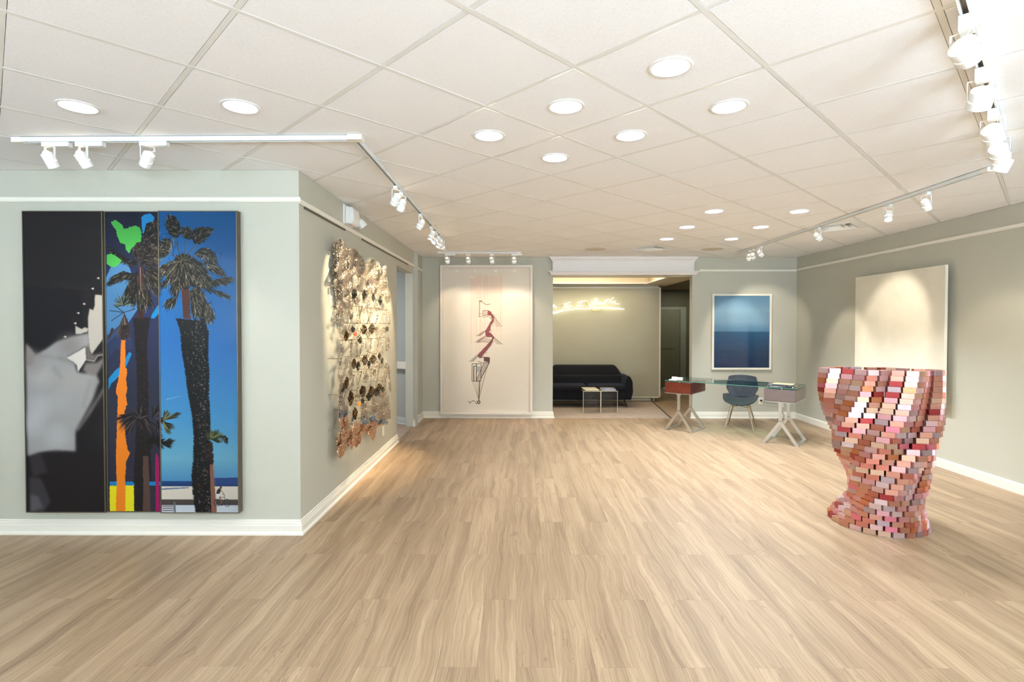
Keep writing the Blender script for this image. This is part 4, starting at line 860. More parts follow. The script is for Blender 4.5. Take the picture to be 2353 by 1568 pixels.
def inpoly(x, y, P):
    r_ = False; n_ = len(P)
    for i in range(n_):
        xa, ya = P[i]; xb, yb = P[(i+1) % n_]
        if (ya > y) != (yb > y) and x < (xb-xa)*(y-ya)/(yb-ya)+xa: r_ = not r_
    return r_
rs_ = random.Random(21)
LK = {k: MB() for k in ('silver', 'bronze', 'dark', 'copper', 'blue')}
def link(kind, px_, py_, size, xo=0):
    """one small open link of sheet metal"""
    wave = .016*math.sin(px_*.31+py_*.07)+.012*math.sin(py_*.21+px_*.11); v = wl(px_, py_, TX-.022+wave+xo)
    n_ = Vector((1, rs_.uniform(-.55, .55), rs_.uniform(-.55, .55))).normalized(); u = n_.orthogonal().normalized(); w_ = n_.cross(u); a0 = rs_.random()*6; vs = []; N6 = 6; el = rs_.uniform(.65, 1)
    for k in range(N6):
        t_ = a0+2*math.pi*k/N6; dv = u*math.cos(t_)*el+w_*math.sin(t_); vs.append(v+dv*size)
    for k in range(N6):
        t_ = a0+2*math.pi*k/N6; dv = u*math.cos(t_)*el+w_*math.sin(t_); vs.append(v+dv*size*.66+n_*size*.18)
    LK[kind].add(vs, [(k, (k+1) % N6, N6+(k+1) % N6, N6+k) for k in range(N6)])
def fill(kind, P, dens, size, holes=(), xo=0):
    xs_ = [q[0] for q in P]; ys_ = [q[1] for q in P]; x0, x1, y0, y1 = min(xs_), max(xs_), min(ys_), max(ys_)
    for _ in range(int((x1-x0)*(y1-y0)*dens)):
        x = rs_.uniform(x0, x1)+rs_.gauss(0, .6); y = rs_.uniform(y0, y1)+rs_.gauss(0, 1.2)
        if not inpoly(x, y, P): continue
        if any(((x-h[0])/h[2])**2+((y-h[1])/h[3])**2 < 1 for h in holes): continue
        link(kind, x, y, size*rs_.uniform(.8, 1.2), xo)
sz = .0105
fill('silver', [(773, 566), (777, 552), (786, 548), (791, 560), (792, 572), (806, 571), (818, 574), (826, 586), (834, 592), (838, 604), (848, 606), (854, 596), (862, 600), (870, 604), (876, 618), (884, 612), (889, 612), (890, 640), (893, 664), (897, 676), (896, 692), (890, 700), (884, 688), (874, 672), (866, 690), (858, 684), (850, 662), (842, 690), (834, 672), (824, 660), (818, 688), (806, 672), (800, 700), (790, 676), (780, 640), (773, 622), (776, 600)], .80, sz,
     [(815, 646, 8, 14), (837, 654, 4, 12), (858, 662, 3, 12), (843, 612, 4, 9), (877, 626, 2, 6), (800, 610, 4, 10)])
fill('silver', [(768, 560), (776, 556), (778, 640), (786, 670), (790, 720), (784, 740), (776, 720), (770, 660), (764, 630), (768, 600)], .5, sz, xo=-.05)
fill('silver', [(790, 676), (806, 690), (812, 730), (806, 740), (798, 712)], .6, sz)
for a_, b_, w_ in (((784, 706), (782, 742), 5), ((800, 706), (800, 742), 3), ((812, 668), (808, 742), 3.5), ((832, 706), (822, 742), 3), ((824, 700), (828, 742), 3), ((852, 710), (845, 742), 3), ((843, 710), (850, 742), 2), ((872, 712), (864, 742), 3), ((888, 714), (884, 742), 2.5), ((895, 722), (895, 746), 4), ((893, 775), (893, 800), 4.5),
        ((796, 745), (792, 782), 5), ((808, 784), (806, 820), 5), ((820, 782), (822, 820), 3), ((830, 782), (828, 815), 3), ((852, 780), (850, 812), 4), ((871, 780), (866, 812), 3), ((879, 780), (879, 806), 2), ((886, 778), (888, 806), 3), ((783, 790), (784, 824), 6), ((782, 826), (782, 850), 5),
        ((813, 864), (808, 896), 4), ((830, 856), (820, 896), 3.5), ((842, 850), (840, 880), 3), ((853, 850), (850, 900), 3), ((870, 846), (862, 905), 4), ((886, 842), (884, 900), 5), ((893, 842), (897, 900), 6), ((784, 862), (786, 906), 9), ((878, 876), (874, 908), 5)):
    n_ = int(abs(b_[1]-a_[1])*w_*.75)
    for _ in range(n_):
        f_ = rs_.random(); link('silver', a_[0]+(b_[0]-a_[0])*f_+rs_.gauss(0, w_*.28), a_[1]+(b_[1]-a_[1])*f_, sz*rs_.uniform(.7, 1.05))
def diamond(cx_, cy_, w_, h_, sl=0): return [(cx_-w_*.2, cy_-h_), (cx_+w_*.6, cy_-h_*.7), (cx_+w_, cy_-sl), (cx_+w_*.3, cy_+h_*.8), (cx_-w_*.3, cy_+h_), (cx_-w_, cy_+sl)]
for k_, L_ in (('dark', [(814, 676, 6, 12), (837, 678, 5, 12), (858, 684, 4, 10), (874, 690, 5, 12), (812, 757, 5, 7), (827, 782, 5, 8), (823, 842, 5, 11), (848, 838, 4, 9), (848, 912, 7, 10), (865, 902, 8, 10), (833, 922, 4, 8), (880, 896, 4, 7), (878, 828, 3, 8)]),
               ('bronze', [(836, 758, 8, 12), (855, 756, 8, 12), (889, 757, 5, 7), (796, 772, 5, 12), (814, 836, 5, 12), (838, 828, 7, 12), (857, 826, 8, 11), (872, 818, 4, 9), (806, 916, 7, 18), (834, 900, 8, 14), (854, 900, 8, 13), (872, 890, 6, 9), (816, 950, 6, 16), (797, 880, 5, 14)]),
               ('silver', [(820, 690, 8, 14), (845, 700, 5, 14), (866, 706, 6, 10), (803, 762, 7, 14), (822, 766, 7, 12), (846, 770, 6, 10), (866, 760, 6, 14), (880, 764, 6, 14), (793, 756, 4, 10), (806, 842, 6, 14), (826, 826, 5, 12), (846, 812, 5, 10), (864, 836, 5, 12), (876, 836, 7, 12), (888, 850, 6, 18), (822, 910, 8, 14), (842, 868, 6, 12), (804, 864, 7, 14), (860, 858, 5, 12)])):
    for cx_, cy_, w_, h_ in L_: fill(k_, diamond(cx_, cy_, w_*1.05, h_), .85 if k_ != 'silver' else .55, sz*.95, xo=.012 if k_ != 'silver' else -.008)
strand = [(776, 700), (896, 700), (896, 960), (800, 950), (776, 950)]
for _ in range(9000):
    x = rs_.uniform(776, 897); y = rs_.uniform(700, 958); per = (math.sin((x*.42+math.sin(y*.045)*2.6))+.55*math.sin(y*.085+x*.11)+.5*math.sin(y*.23+x*.31))
    if per > .85 and inpoly(x, y, strand): link('silver', x, y, sz*rs_.uniform(.7, 1.0), -.012)
fill('silver', [(780, 884), (792, 878), (796, 892), (791, 920), (793, 934), (800, 930), (800, 944), (792, 950), (780, 958), (778, 920)], .75, sz)
fill('silver', [(832, 926), (842, 926), (846, 950), (842, 966), (830, 968), (828, 950)], .75, sz); fill('silver', [(856, 908), (868, 930), (866, 956), (850, 958), (852, 936)], .75, sz)
fill('silver', [(868, 930), (874, 906), (886, 898), (893, 910), (899, 964), (884, 966), (868, 962), (862, 950)], .85, sz, [(868, 918, 4, 12)])
fill('blue', [(779, 950), (798, 940), (800, 950), (786, 960), (779, 963)], 1, sz*.9, xo=.01); fill('blue', [(828, 966), (842, 964), (846, 974), (836, 975)], 1, sz*.9, xo=.01)
fill('blue', [(848, 962), (858, 950), (864, 966), (880, 964), (892, 968), (890, 976), (870, 974), (860, 968), (850, 970)], 1.0, sz*.9, xo=.01); fill('blue', [(808, 958), (814, 960), (812, 970), (808, 970)], 1, sz*.9)
fill('copper', [(779, 964), (800, 952), (803, 990), (810, 984), (816, 968), (826, 976), (834, 974), (845, 978), (852, 968), (860, 964), (866, 972), (864, 990), (860, 1010), (855, 1012), (850, 1000), (840, 992), (830, 1004), (829, 1018), (820, 1028), (812, 1024), (808, 1036), (804, 1024), (796, 1024), (790, 1044), (780, 1054), (777, 1040), (774, 1020), (778, 1000), (786, 990), (782, 975)], 1.0, sz*1.02)
fill('copper', [(862, 966), (882, 974), (880, 978), (866, 980)], .8, sz)
LM = {'silver': mat('silver_mesh_metal', (196, 184, 170), .44, metal=1, var=.25, vscale=60), 'bronze': mat('bronze_mesh_metal', (110, 82, 48), .28, metal=1, var=.4, vscale=60), 'dark': mat('dark_mesh_metal', (60, 62, 56), .3, metal=1, var=.4, vscale=60),
      'copper': mat('copper_mesh_metal', (230, 190, 160), .34, metal=1, var=.2, vscale=60), 'blue': mat('blue_grey_mesh_metal', (146, 158, 176), .35, metal=.9, var=.12, vscale=60)}
for k_, b_ in LK.items(): o = b_.build({'silver': 'silver_mesh', 'bronze': 'bronze_mesh', 'dark': 'dark_mesh', 'copper': 'copper_mesh', 'blue': 'blue_grey_mesh'}[k_], LM[k_], MS); o['kind'] = 'stuff'; o['label'] = k_.replace('blue', 'blue grey').replace('dark', 'blackened')+' metal mesh'
for nm_, (x, y), c_ in (('red_disc', (816, 768), (232, 92, 60)), ('orange_disc', (825, 928), (222, 140, 40))):
    v = wl(x, y, TX+.012); o = MB().lathe([(0, 0), (.020, 0), (.020, .003), (0, .003)], 10, v, (1, -.6, 0)).build(nm_, mat(nm_, c_, .4), MS)

# ------------------------------------------------------------------ beam over the opening and the room behind
b = MB(); b.box(.565, 2.955, YB-.06, YB+.16, 2.50, H)
struct(b.build('trim_beam', BEAM), 'white boxed beam over the opening', 'trim')
CRW = [(0, 0), (.012, 0), (.014, .012), (.034, .034), (.040, .048), (.052, .055), (.052, .075), (0, .075)]
run('trim_beam_crown', (.565, YB-.06), (2.955, YB-.06), (0, -1), CRW, BEAM, H-.075, 1, 1, 'white crown moulding at the top of the beam')
run('trim_beam_sill', (.565, YB-.06), (2.955, YB-.06), (0, -1), [(0, 0), (.03, 0), (.038, .02), (.05, .03), (.056, .045), (.07, .052), (.07, .064), (0, .064)], BEAM, 2.436, 1, 1, 'white stepped moulding under the beam')
for nm_, x, sgn, e_ in (('left', .565, -1, 'left'), ('right', 2.955, 1, 'right')):
    run('trim_beam_return_'+nm_, (x, YB-.06), (x, YB), (sgn, 0), CRW, BEAM, H-.075, 1, 0, 'crown return at the %s end of the beam' % e_)
    run('trim_beam_sill_return_'+nm_, (x, YB-.06), (x, YB), (sgn, 0), [(0, 0), (.03, 0), (.038, .02), (.05, .03), (.056, .045), (.07, .052), (.07, .064), (0, .064)], BEAM, 2.436, 1, 0, 'moulding return at the %s end of the beam' % e_)
b = MB(); b.box(.575, 2.945, YB-.05, YB+.16, 2.436, 2.50); struct(b.build('trim_beam_soffit', BEAM), 'underside of the beam', 'trim')
# back room ceiling: soffit ring, recessed tray with light
b = MB(); b.box(-2.2, 3.15, YB+.16, 9.45, 2.43, 2.50); b.box(-2.2, 3.15, 10.85, 11.6, 2.43, 2.50); b.box(2.62, 3.15, 9.45, 10.85, 2.43, 2.50); b.box(-2.2, -1.4, 9.45, 10.85, 2.43, 2.50); b.box(-2.2, 2.93, 11.23, 11.6, 2.1, 2.43)
CR = mat('cream_ceiling_paint', (226, 212, 184), .6, var=.02)
struct(b.build('ceiling_lounge', CR), 'cream dropped ceiling of the lounge', 'ceiling')
b = MB(); b.box(-1.5, 2.75, 9.35, 10.95, 2.78, 2.82); b.box(2.62, 2.66, 9.45, 10.85, 2.50, 2.78); b.box(-1.4, 2.62, 10.85, 10.89, 2.50, 2.78); b.box(-1.4, 2.62, 9.41, 9.45, 2.50, 2.78)
struct(b.build('ceiling_tray', CR), 'recessed tray in the lounge ceiling', 'ceiling')
b = MB(); b.box(2.585, 2.62, 9.45, 10.85, 2.425, 2.462); b.box(-1.4, 2.585, 10.81, 10.85, 2.425, 2.455); struct(b.build('trim_tray', BEAM), 'light moulding round the lounge tray', 'trim')
b = MB(); b.box(.2, 1.75, 9.47, 9.50, 2.50, 2.53); tag(b.build('cove_light_strip', COVE), 'warm light strip hidden in the lounge ceiling tray', 'light strip')
b = MB(); b.box(2.2, 2.5, 9.6, 10.2, 2.50+.20, 2.725); tag(b.build('cove_light_panel', COVE), 'warm light panel in the lounge ceiling tray at the right', 'light panel')
area('corridor_lamp', (3.9, 12.6, 2.46), (0, 0, 0), .3, .3, 7, (1, .95, .8)); area('lobby_lamp', (-2.7, 7.0, 2.48), (0, R(-8), 0), .5, .5, 22, (.95, .97, 1))  # unseen fill lights added to brighten the dark corridor and stair lobby
area('cove_light', (1.0, 10.1, 2.76), (0, 0, 0), 1.8, .8, 14, (1, .90, .68))
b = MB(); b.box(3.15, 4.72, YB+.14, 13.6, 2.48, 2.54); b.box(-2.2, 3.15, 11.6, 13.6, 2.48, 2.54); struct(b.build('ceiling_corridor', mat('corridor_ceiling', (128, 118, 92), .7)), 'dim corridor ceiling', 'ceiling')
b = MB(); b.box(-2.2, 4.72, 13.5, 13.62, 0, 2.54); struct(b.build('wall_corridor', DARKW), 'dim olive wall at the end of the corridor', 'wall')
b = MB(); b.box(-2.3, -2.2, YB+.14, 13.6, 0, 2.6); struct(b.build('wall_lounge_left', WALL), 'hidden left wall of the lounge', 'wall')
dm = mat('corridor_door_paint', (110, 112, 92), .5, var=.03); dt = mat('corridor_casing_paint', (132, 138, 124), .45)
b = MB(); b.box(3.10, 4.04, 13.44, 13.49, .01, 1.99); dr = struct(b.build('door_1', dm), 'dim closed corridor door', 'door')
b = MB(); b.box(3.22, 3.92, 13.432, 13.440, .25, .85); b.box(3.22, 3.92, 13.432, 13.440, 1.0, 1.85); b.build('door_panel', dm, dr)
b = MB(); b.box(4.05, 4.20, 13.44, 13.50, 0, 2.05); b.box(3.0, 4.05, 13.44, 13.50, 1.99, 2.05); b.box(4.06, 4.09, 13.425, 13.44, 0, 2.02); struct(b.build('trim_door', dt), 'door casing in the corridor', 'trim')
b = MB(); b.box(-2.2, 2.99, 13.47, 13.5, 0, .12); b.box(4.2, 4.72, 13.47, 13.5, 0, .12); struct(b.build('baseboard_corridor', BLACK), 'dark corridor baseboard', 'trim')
b = MB(); c0 = [(-2.2, YB-.02), (2.575, YB-.02), (2.755, 11.065), (-2.2, 11.065)]
b.prism(c0, (0, 0, 0), (1, 0, 0), (0, 1, 0), (0, 0, .004)); tag(b.build('carpet', CARPET), 'beige brown carpet under the sofa in the back room', 'carpet')
b = MB(); b.bar((2.592, YB-.01, .004), (2.772, 11.065, .004), .025, .008); tag(b.build('carpet_edging', mat('carpet_edging_dark', (84, 64, 46), .6)), 'thin dark edging strip along the carpet', 'edging')
# movable partition with the neon
t = thing('partition_panel', 'tall olive beige movable partition wall behind the sofa', 'partition', (1.2, 11.12, 0))
PP = mat('partition_fabric', (184, 180, 160), .75, bump=.15, bscale=200, var=.02)
MB().box(-1.6, 1.715, 0, .07, .10, 2.36).build('panel', PP, t)
b = MB(); b.box(1.715, 1.745, -.008, .078, .09, 2.375); b.build('edge_profile', TRIM, t); b = MB(); b.box(-1.6, 1.715, -.008, .078, 2.36, 2.375); b.build('edge_profile', TRIM, t)
MB().box(-1.6, 1.715, -.008, .078, .075, .10).build('edge_profile', TRIM, t); MB().box(-1.6, 1.55, .0, .05, .012, .066).build('bottom_rail', mat('grey_rail', (190, 190, 176), .4), t)
for x in (1.58, .6, -.5): MB().box(x, x+.03, -.05, .11, .0, .075).build('foot', mat('grey_foot', (150, 150, 140), .4), t)

# neon writing
NS = thing('neon_sign', 'glowing warm white neon handwriting, underlined, on the partition', 'neon sign', (1.2, 11.04, 1.9))
def npx(pts): return [at(1255+a/11.765, 660+b_/11.765, 1, 11.04)-Vector((1.2, 11.04, 1.9)) for a, b_ in pts]
def smoothp(P, n_=6):
    out = []
    for i in range(len(P)-1):
        p0 = P[max(i-1, 0)]; p1 = P[i]; p2 = P[i+1]; p3 = P[min(i+2, len(P)-1)]
        for k in range(n_):
            t_ = k/n_; out.append(.5*((2*p1)+(p2-p0)*t_+(2*p0-5*p1+4*p2-p3)*t_*t_+(3*p1-p0-3*p2+p3)*t_**3))
    return out+[P[-1]]
letters = {'letter_n': [[(60, 560), (110, 500), (150, 480), (190, 490), (215, 480), (185, 540), (205, 520), (235, 500), (240, 540), (255, 530), (285, 555)], [(285, 540), (300, 555)]],
 'letter_y': [[(472, 455), (490, 445), (485, 475), (510, 470), (545, 450)], [(660, 400), (600, 425), (545, 455), (500, 520), (430, 600), (370, 655), (320, 690), (250, 708), (180, 714)]],
 'letter_o': [[(590, 505), (560, 515), (530, 545), (530, 562), (565, 555), (600, 530), (590, 505)]],
 'letter_u': [[(600, 515), (598, 550), (620, 560), (645, 540), (690, 500)]],
 'letter_i': [[(850, 430), (880, 405), (930, 388), (1000, 380), (1070, 372), (1105, 375), (1108, 392)], [(985, 385), (930, 440), (880, 490), (835, 535)], [(785, 548), (860, 522), (930, 515), (1005, 518)]],
 'letter_b': [[(1300, 325), (1330, 310), (1370, 318), (1395, 340), (1350, 385), (1290, 405), (1310, 425), (1305, 470), (1260, 495), (1200, 498), (1155, 495)], [(1345, 330), (1300, 390), (1240, 445), (1175, 492)]],
 'letter_r': [[(1340, 470), (1375, 420), (1400, 418), (1425, 425)]], 'letter_e': [[(1425, 445), (1455, 430), (1450, 418), (1425, 440), (1430, 468), (1460, 462)]],
 'letter_a': [[(1505, 425), (1475, 435), (1465, 460), (1490, 462), (1520, 430), (1515, 460), (1545, 455)]], 'letter_t': [[(1660, 340), (1610, 395), (1570, 440), (1560, 460), (1590, 455)], [(1575, 375), (1640, 345), (1700, 325)]],
 'letter_h': [[(1825, 280), (1770, 330), (1720, 390), (1680, 435), (1730, 400), (1760, 395), (1760, 430), (1790, 425)]], 'letter_e_final': [[(1800, 425), (1860, 405), (1875, 390), (1845, 388), (1835, 420), (1870, 450), (1930, 458), (1970, 452)]],
 'underline': [[(150, 676), (300, 668), (480, 640), (700, 605), (900, 588), (1100, 575), (1300, 560), (1500, 556), (1700, 560), (1900, 572), (2110, 602)], [(1160, 572), (1350, 566), (1550, 566), (1750, 572), (1950, 586), (2110, 600)]]}
for nm_, st in letters.items():
    b = MB()
    for s_ in st: b.tube(smoothp(npx(s_)), (.0040) if nm_ != 'underline' else .0065, 6)
    b.build(nm_, NEON, NS, smooth=True)
for s_ in ([(380, 525), (470, 460)], [(1060, 400), (1090, 430), (1120, 480)], [(1235, 600), (1250, 645), (1330, 655), (1450, 625), (1520, 600)]):
    MB().tube([q+Vector((0, .04, 0)) for q in smoothp(npx(s_))], .006, 6).build('lead_wire', mat('neon_lead', (176, 160, 90), .5), NS)
for q in range(4):
    a_ = (Vector((-.5+q*.42, 0, -.01))); MB().tube([a_, a_+Vector((0, .074, 0))], .004, 6).build('standoff', WHITE, NS)

# ------------------------------------------------------------------ sofa
SF = thing('sofa', 'two seat navy velvet sofa with rounded arms in the back room', 'sofa', (1.33, 10.20, .0075))
def soft(name, boxes, bev, parent=SF, m=VELVET, seg=5):
    b = MB()
    for q in boxes: b.box(*q)
    return b.build(name, m, parent, smooth=True, bevel=bev, seg=seg)
hw2 = .86
b = MB(); b.prism([(-hw2+.10, .14), (hw2-.10, .14), (hw2-.06, .20), (hw2-.08, .33), (-hw2+.08, .33), (-hw2+.06, .20)], (0, .04, 0), (1, 0, 0), (0, 0, 1), (0, .62, 0)); b.build('base', VELVET, SF, smooth=True, bevel=.03, seg=4)
for s_ in (-1, 1): 
    b = MB(); x0, x1 = sorted((s_*.02, s_*(hw2-.13))); b.box(x0, x1, .0, .52, .30, .425); b.build('seat_cushion', VELVET, SF, smooth=True, bevel=.055, seg=6)
def lay(z, w_, y0, y1): return [(-w_, y0, z), (w_, y0, z), (w_, y1, z), (-w_, y1, z)]
b = MB(); b.hexa(lay(.34, hw2-.08, .46, .68) + lay(.585, hw2-.07, .50, .72)); b.build('lower_back', VELVET, SF, smooth=True, bevel=.045, seg=5)
b = MB(); b.hexa(lay(.555, hw2-.09, .53, .70) + lay(.775, hw2-.24, .60, .76)); b.build('upper_back', VELVET, SF, smooth=True, bevel=.055, seg=5)
for s_ in (-1, 1):
    b = MB(); pr = [(0, .15), (.10, .14), (.135, .30), (.125, .50), (.075, .60), (.02, .60), (-.01, .50), (-.02, .34)]
    pr = [(s_*(hw2-.135+u_), v_) for u_, v_ in pr]; b.prism(pr, (0, .02, 0), (1, 0, 0), (0, 0, 1), (0, .62, 0)); b.build('armrest', VELVET, SF, smooth=True, bevel=.028, seg=4)
for x, y in ((-hw2+.16, .10), (hw2-.16, .10), (-hw2+.22, .60), (hw2-.22, .60)):
    sx = 1 if x > 0 else -1; MB().tube([(x, y, .15), (x+sx*.05, y-.03 if y < .3 else y+.02, .0)], [.016, .010], 10).build('leg', BLACK, SF, smooth=True)

# acrylic tables and books
def acr(label, x, y, w_, d_, h_, rz):
    t = thing('side_table', label, 'side table', (x, y, .008), rz, 'clear acrylic side tables'); e = .011
    MB().box(0, w_, 0, d_, h_-e, h_).build('top', ACRYL, t)
    for a_, nm_ in (((0, w_, 0, e, 0, h_-e), 'side_panel'), ((0, w_, d_-e, d_, 0, h_-e), 'side_panel'), ((0, e, e, d_-e, 0, h_-e), 'side_panel'), ((w_-e, w_, e, d_-e, 0, h_-e), 'side_panel')): MB().box(*a_).build(nm_, ACRYL, t)
    b = MB(); b.box(-.001, w_+.001, -.002, .0, h_-e, h_); b.box(-.002, 0, 0, d_, h_-e, h_); b.box(-.002, .006, -.003, -.001, 0, h_-e); b.box(w_-.006, w_+.002, -.003, -.001, 0, h_-e); b.build('polished_edge', ACRE, t); return t
acr('clear acrylic cube side table on the left, under the cream books', 1.155, 9.60, .315, .36, .395, 0)
acr('clear acrylic cube side table on the right, under the blue grey book', 1.482, 9.64, .300, .36, .393, 0)
def book(label, loc, rz, w_, d_, h_, cov, pag=(232, 226, 210), grp=None, spine=None):
    t = thing('book', label, 'book', loc, rz, grp); cm = mat('cover_%d_%d_%d' % cov, cov, .4, var=.03, coat=.3); c_ = .0022
    MB().box(0, w_, 0, d_, 0, c_).build('back_cover', cm, t); MB().box(0, w_, 0, d_, h_-c_, h_).build('front_cover', cm, t); MB().box(0, w_, 0, c_, c_, h_-c_).build('spine', cm, t)
    MB().box(.003, w_-.003, c_, d_-.003, c_, h_-c_).build('pages', mat('page_edges_%d' % pag[0], pag, .8, bump=.3, bscale=500), t); return t
ZT2 = .008+.395
book('lower cream book on the left acrylic table', (1.20, 9.64, ZT2), R(1), .25, .27, .016, (214, 204, 172), grp='books on the acrylic tables')
book('upper cream white book on the left acrylic table', (1.17, 9.67, ZT2+.016), R(2), .255, .26, .013, (226, 218, 190), grp='books on the acrylic tables')
bk2 = book('thick blue grey picture book on the right acrylic table', (1.50, 9.67, ZT2-.002), R(0), .255, .27, .028, (150, 156, 176), grp='books on the acrylic tables')
b = MB(); b.prism([(.06, .05), (.16, .06), (.20, .12), (.15, .18), (.09, .16)], (0, 0, .0282), (1, 0, 0), (0, 1, 0), (0, 0, .0004)); b.build('cover_picture', mat('cover_picture', (206, 184, 160), .5), bk2)
b = MB(); b.box(.06, .20, -.0006, 0, .010, .019); b.build('spine_title', mat('title_pale', (204, 212, 230), .5), bk2)

# ------------------------------------------------------------------ desk
DA = R(-38.5); ex_ = Vector((math.cos(DA), math.sin(DA), 0)); ey_ = Vector((-ex_.y, ex_.x, 0)); D0 = Vector((2.197, 8.035, 0))
DL = 1.78; DD = .645; ZG = .762
DK_ = thing('desk', 'long glass topped desk on two wooden drawer boxes with steel Y legs', 'desk', D0, DA)
MB().box(0, DL, 0, DD, ZG-.010, ZG).build('glass_top', GLASS, DK_)
b = MB(); b.box(-.0006, DL+.0006, -.0012, -.0004, ZG-.0102, ZG+.0002); b.box(DL+.0004, DL+.0012, 0, DD, ZG-.0102, ZG+.0002); b.box(-.0012, -.0004, 0, DD, ZG-.0102, ZG+.0002); b.box(0, DL, DD+.0004, DD+.0012, ZG-.0102, ZG+.0002); b.build('glass_edge', GLASSE, DK_)
BW = .385
for k, (x0, m_) in enumerate(((.0, MAHOG), (DL-BW, WALNUT))):
    bx = MB().box(x0, x0+BW, .004, DD-.004, .575, .735).build('drawer_box', m_, DK_, bevel=.002); bx['label'] = ('red brown wooden drawer box', 'grey brown wooden drawer box')[k]
    MB().box(x0-.001, x0+BW+.001, .002, DD-.002, .566, .575).build('box_tray', STEEL, DK_)
    MB().box(x0+.006, x0+BW-.006, -.001, .004, .582, .728).build('drawer_front', m_, bx)
    for px_ in (x0+BW*.55,):
        for py_ in (.03, DD-.03): MB().tube([(px_, py_, .735), (px_, py_, ZG-.010)], .008, 10).build('glass_spacer', STEEL, DK_)
    xm = x0+BW*.5
    for y_ in (.06, DD-.10):
        yt = .022
        b = MB(); b.prism([(xm-.020, .30), (xm+.020, .30), (xm+.020, .535), (xm+.04, .566), (xm-.04, .566), (xm-.020, .535)], (0, y_-yt/2, 0), (1, 0, 0), (0, 0, 1), (0, yt, 0)); post = b.build('leg_post', STEEL, DK_)
        for s_ in (-1, 1):
            b = MB(); b.prism([(xm, .235), (xm+s_*.024, .300), (xm, .325), (xm-s_*.002, .30)], (0, y_-yt/2, 0), (1, 0, 0), (0, 0, 1), (0, yt, 0))
            b2 = MB(); b2.prism([(xm+s_*.020, .305), (xm-s_*.0, .325), (xm-s_*.0, .268), (xm+s_*.182, .0), (xm+s_*.220, .0), (xm+s_*.222, .012)], (0, y_-yt/2, 0), (1, 0, 0), (0, 0, 1), (0, yt, 0)); b2.build('leg', STEEL, DK_)
    for s_ in (-1, 1): MB().box(xm+s_*.197-.025, xm+s_*.197+.025, .06+.011, DD-.10-.011, 0, .010).build('floor_bar', STEEL, DK_)
# things on the desk
def dw(x, y, z=ZG): return D0+ex_*x+ey_*y+Vector((0, 0, z))
DARKC = (44, 44, 50)
b1 = book('lower black book with white spine lettering on the desk', dw(DL-.365, .035), DA, .335, .27, .020, (38, 40, 46), (214, 206, 180), 'books on the glass desk')
b2 = book('upper charcoal book in the pair on the desk', dw(DL-.360, .04, ZG+.0205), DA, .330, .265, .017, (70, 70, 76), (216, 190, 160), 'books on the glass desk')
tm = mat('title_white', (240, 240, 238), .5); rx = random.Random(5)
b = MB(); x = .045
for wlen in (7, 9, 7):
    for q in range(wlen): h_ = .006 if q else .010; b.box(x, x+.0045, -.0005, 0, .006, .006+h_*(1 if wlen != 7 or x < .1 else .6)); x += .0062
    x += .006
b.build('spine_lettering', tm, b1); MB().box(.316, .327, -.0005, 0, .004, .016).build('spine_mark', tm, b1); MB().box(.005, .030, -.0005, 0, .006, .011).build('spine_imprint', mat('title_sand', (196, 192, 160), .5), b1)
MB().box(.20, .236, -.0005, 0, .014, .019).build('spine_accent', mat('title_rose', (176, 110, 126), .5), b1)
b = MB(); x = .02
for q in range(9): b.box(x, x+.0035, -.0005, 0, .007, .011+(q in (0, 5))*.002); x += .005
b.build('spine_lettering', mat('title_grey', (206, 206, 212), .5), b2); MB().box(.27, .285, -.0005, 0, .006, .010).build('spine_mark', mat('title_grey', (206, 206, 212), .5), b2)
MB().box(.045, .30, .035, .235, .0170, .0174).build('cover_panel', mat('cover_sand', (206, 184, 140), .5), b2)
def holder(label, x, y, low):
    t = thing('card_stack', label, 'cards', dw(x, y), DA, 'business cards on the desk')
    if low:
        for q in range(2): MB().box(0, .115, 0, .055, q*.0055, q*.0055+.005).build('card_layer', PAPERW, t)
        MB().box(-.001, .116, -.001, .0, .0, .013).build('front_card', PAPERW, t)
    else:
        b = MB(); b.prism([(0, 0), (.045, 0), (.05, .004), (.022, .045), (.018, .045), (.0, .006)], (0, 0, 0), (0, 1, 0), (0, 0, 1), (.088, 0, 0)); b.build('stand', mat('clear_grey_stand', (110, 104, 96), .2, coat=.5), t)
        b = MB(); b.hexa([(0.002, -.004, .006), (.086, -.004, .006), (.086, .004, .004), (.002, .004, .004), (.002, .013, .046), (.086, .013, .046), (.086, .020, .044), (.002, .020, .044)]); b.build('card_pile', PAPERW, t)
holder('white card pile in a stand, left one behind', .055, .115, False); holder('white card pile in a stand, right one in front', .155, .075, False); holder('flat low stack of white cards at the front left', .045, .045, True)

# ------------------------------------------------------------------ chair
CA = R(-29)
CH = thing('desk_chair', 'charcoal leather shell chair with splayed metal legs behind the glass desk', 'chair', (3.42, 8.235, 0), CA)
def shell(name, fn, nu, nv, m, th_=.022):
    b = MB(); vs = []
    for j in range(nv+1):
        for i in range(nu+1): vs.append(fn(i/nu*2-1, j/nv))
    fs = [(j*(nu+1)+i, j*(nu+1)+i+1, (j+1)*(nu+1)+i+1, (j+1)*(nu+1)+i) for j in range(nv) for i in range(nu)]; b.add(vs, fs); o = b.build(name, m, CH, smooth=True)
    md = o.modifiers.new('thickness', 'SOLIDIFY'); md.thickness = th_; md.offset = 0; s2 = o.modifiers.new('subdivision', 'SUBSURF'); s2.levels = 1; s2.render_levels = 2; return o
def seatf(u_, v_):   # v_: 0 front .. 1 back ; front is -y
    w_ = np.interp(v_, [0, .12, .5, .85, 1], [.19, .235, .262, .215, .17]); x = u_*w_; y = -.22+.44*v_
    z = .425 + .085*abs(u_)**2.6*np.interp(v_, [0, .5, 1], [.55, 1.0, .7]) - .045*(1-v_)**4 + .02*v_; return (x, y, z)
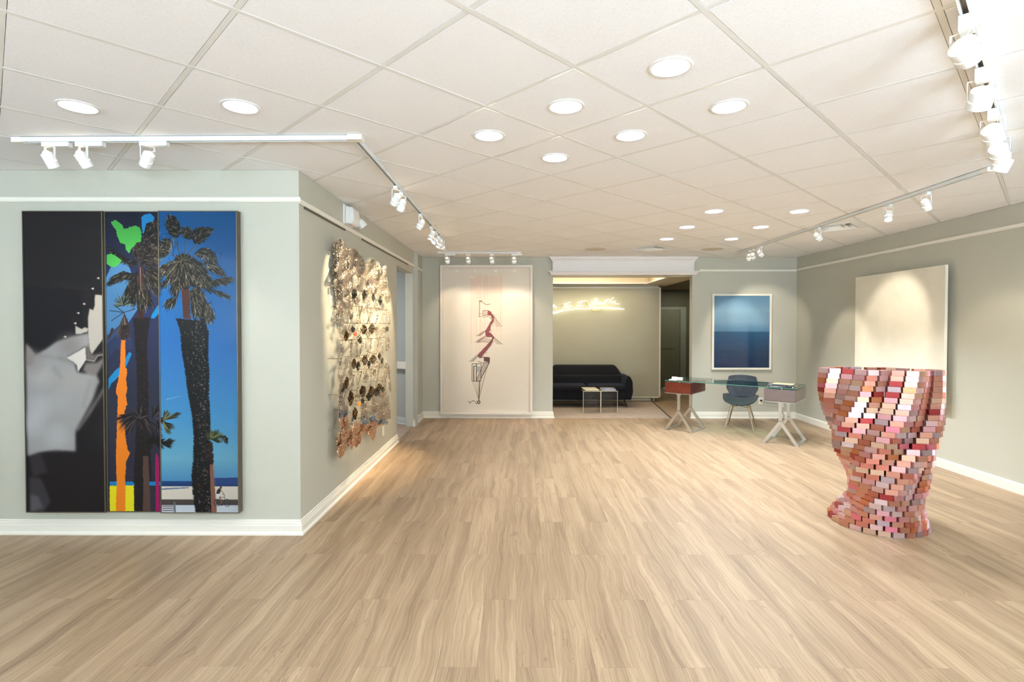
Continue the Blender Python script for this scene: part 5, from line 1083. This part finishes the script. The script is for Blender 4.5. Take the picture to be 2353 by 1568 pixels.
def backf(u_, v_):
    w_ = np.interp(v_, [0, .12, .40, .62, .92, 1], [.150, .175, .238, .228, .205, .190]); x = u_*w_; z = .455+.35*v_-(.02*u_*u_ if v_ > .95 else 0); y = .19+.07*v_-.05*u_*u_*(1-.3*v_); return (x, y, z)
shell('seat', seatf, 12, 12, SEATF, .028); shell('backrest', backf, 12, 12, LEATHER, .024)
MB().box(-.12, .12, -.11, .13, .395, .412).build('seat_plate', BLACK, CH)
for sx in (-1, 1):
    for sy in (-1, 1): MB().tube([(sx*.105, sy*.10, .40), (sx*.205, sy*.205, .004)], [.0145, .008], 10).build('leg', CHROME, CH, smooth=True); 
for sx in (-1, 1): MB().tube([(sx*.122, -.117*sx*1, .335), (-sx*.0, 0, .345), (-sx*.122, .117*sx, .335)], .005, 8).build('brace', CHROME, CH) if sx == 1 else MB().tube([(.122, .117, .335), (0, 0, .352), (-.122, -.117, .335)], .005, 8).build('brace', CHROME, CH)

# wall sockets and cable by the desk
for k, (px_, py_, s_) in enumerate(((1748, 922, 1), (1797, 932, .6))):
    q = at(px_, py_, 1, YB-.004); t = thing('wall_socket', ('white double wall socket behind the chair', 'small white wall plate behind the desk leg')[k], 'socket', (q.x, YB, q.z))
    MB().box(-.04*s_, .04*s_, -.006, 0, -.06*s_, .06*s_).build('plate', TRIM, t, bevel=.0015)
    if k == 0:
        MB().box(-.016, .016, -.03, -.006, .0, .025).build('plug', BLACK, t, bevel=.002)
        for z_ in (-.03, .03): MB().box(-.014, .014, -.0075, -.006, z_-.014, z_+.014).build('receptacle', WHITE, t)
q = at(1797, 935, 1, YB-.02)
o = MB().tube([(q.x-.35, YB-.03, .30), (q.x-.25, YB-.05, .27), (q.x-.05, YB-.04, .25), (q.x, YB-.03, .12), (q.x+.03, YB-.035, .06), (q.x, YB-.05, .012), (q.x-.12, YB-.09, .006)], .004, 6).build('power_cable', mat('grey_cable', (120, 116, 106), .5), smooth=True); tag(o, 'thin grey power cable hanging down the wall under the desk', 'cable')
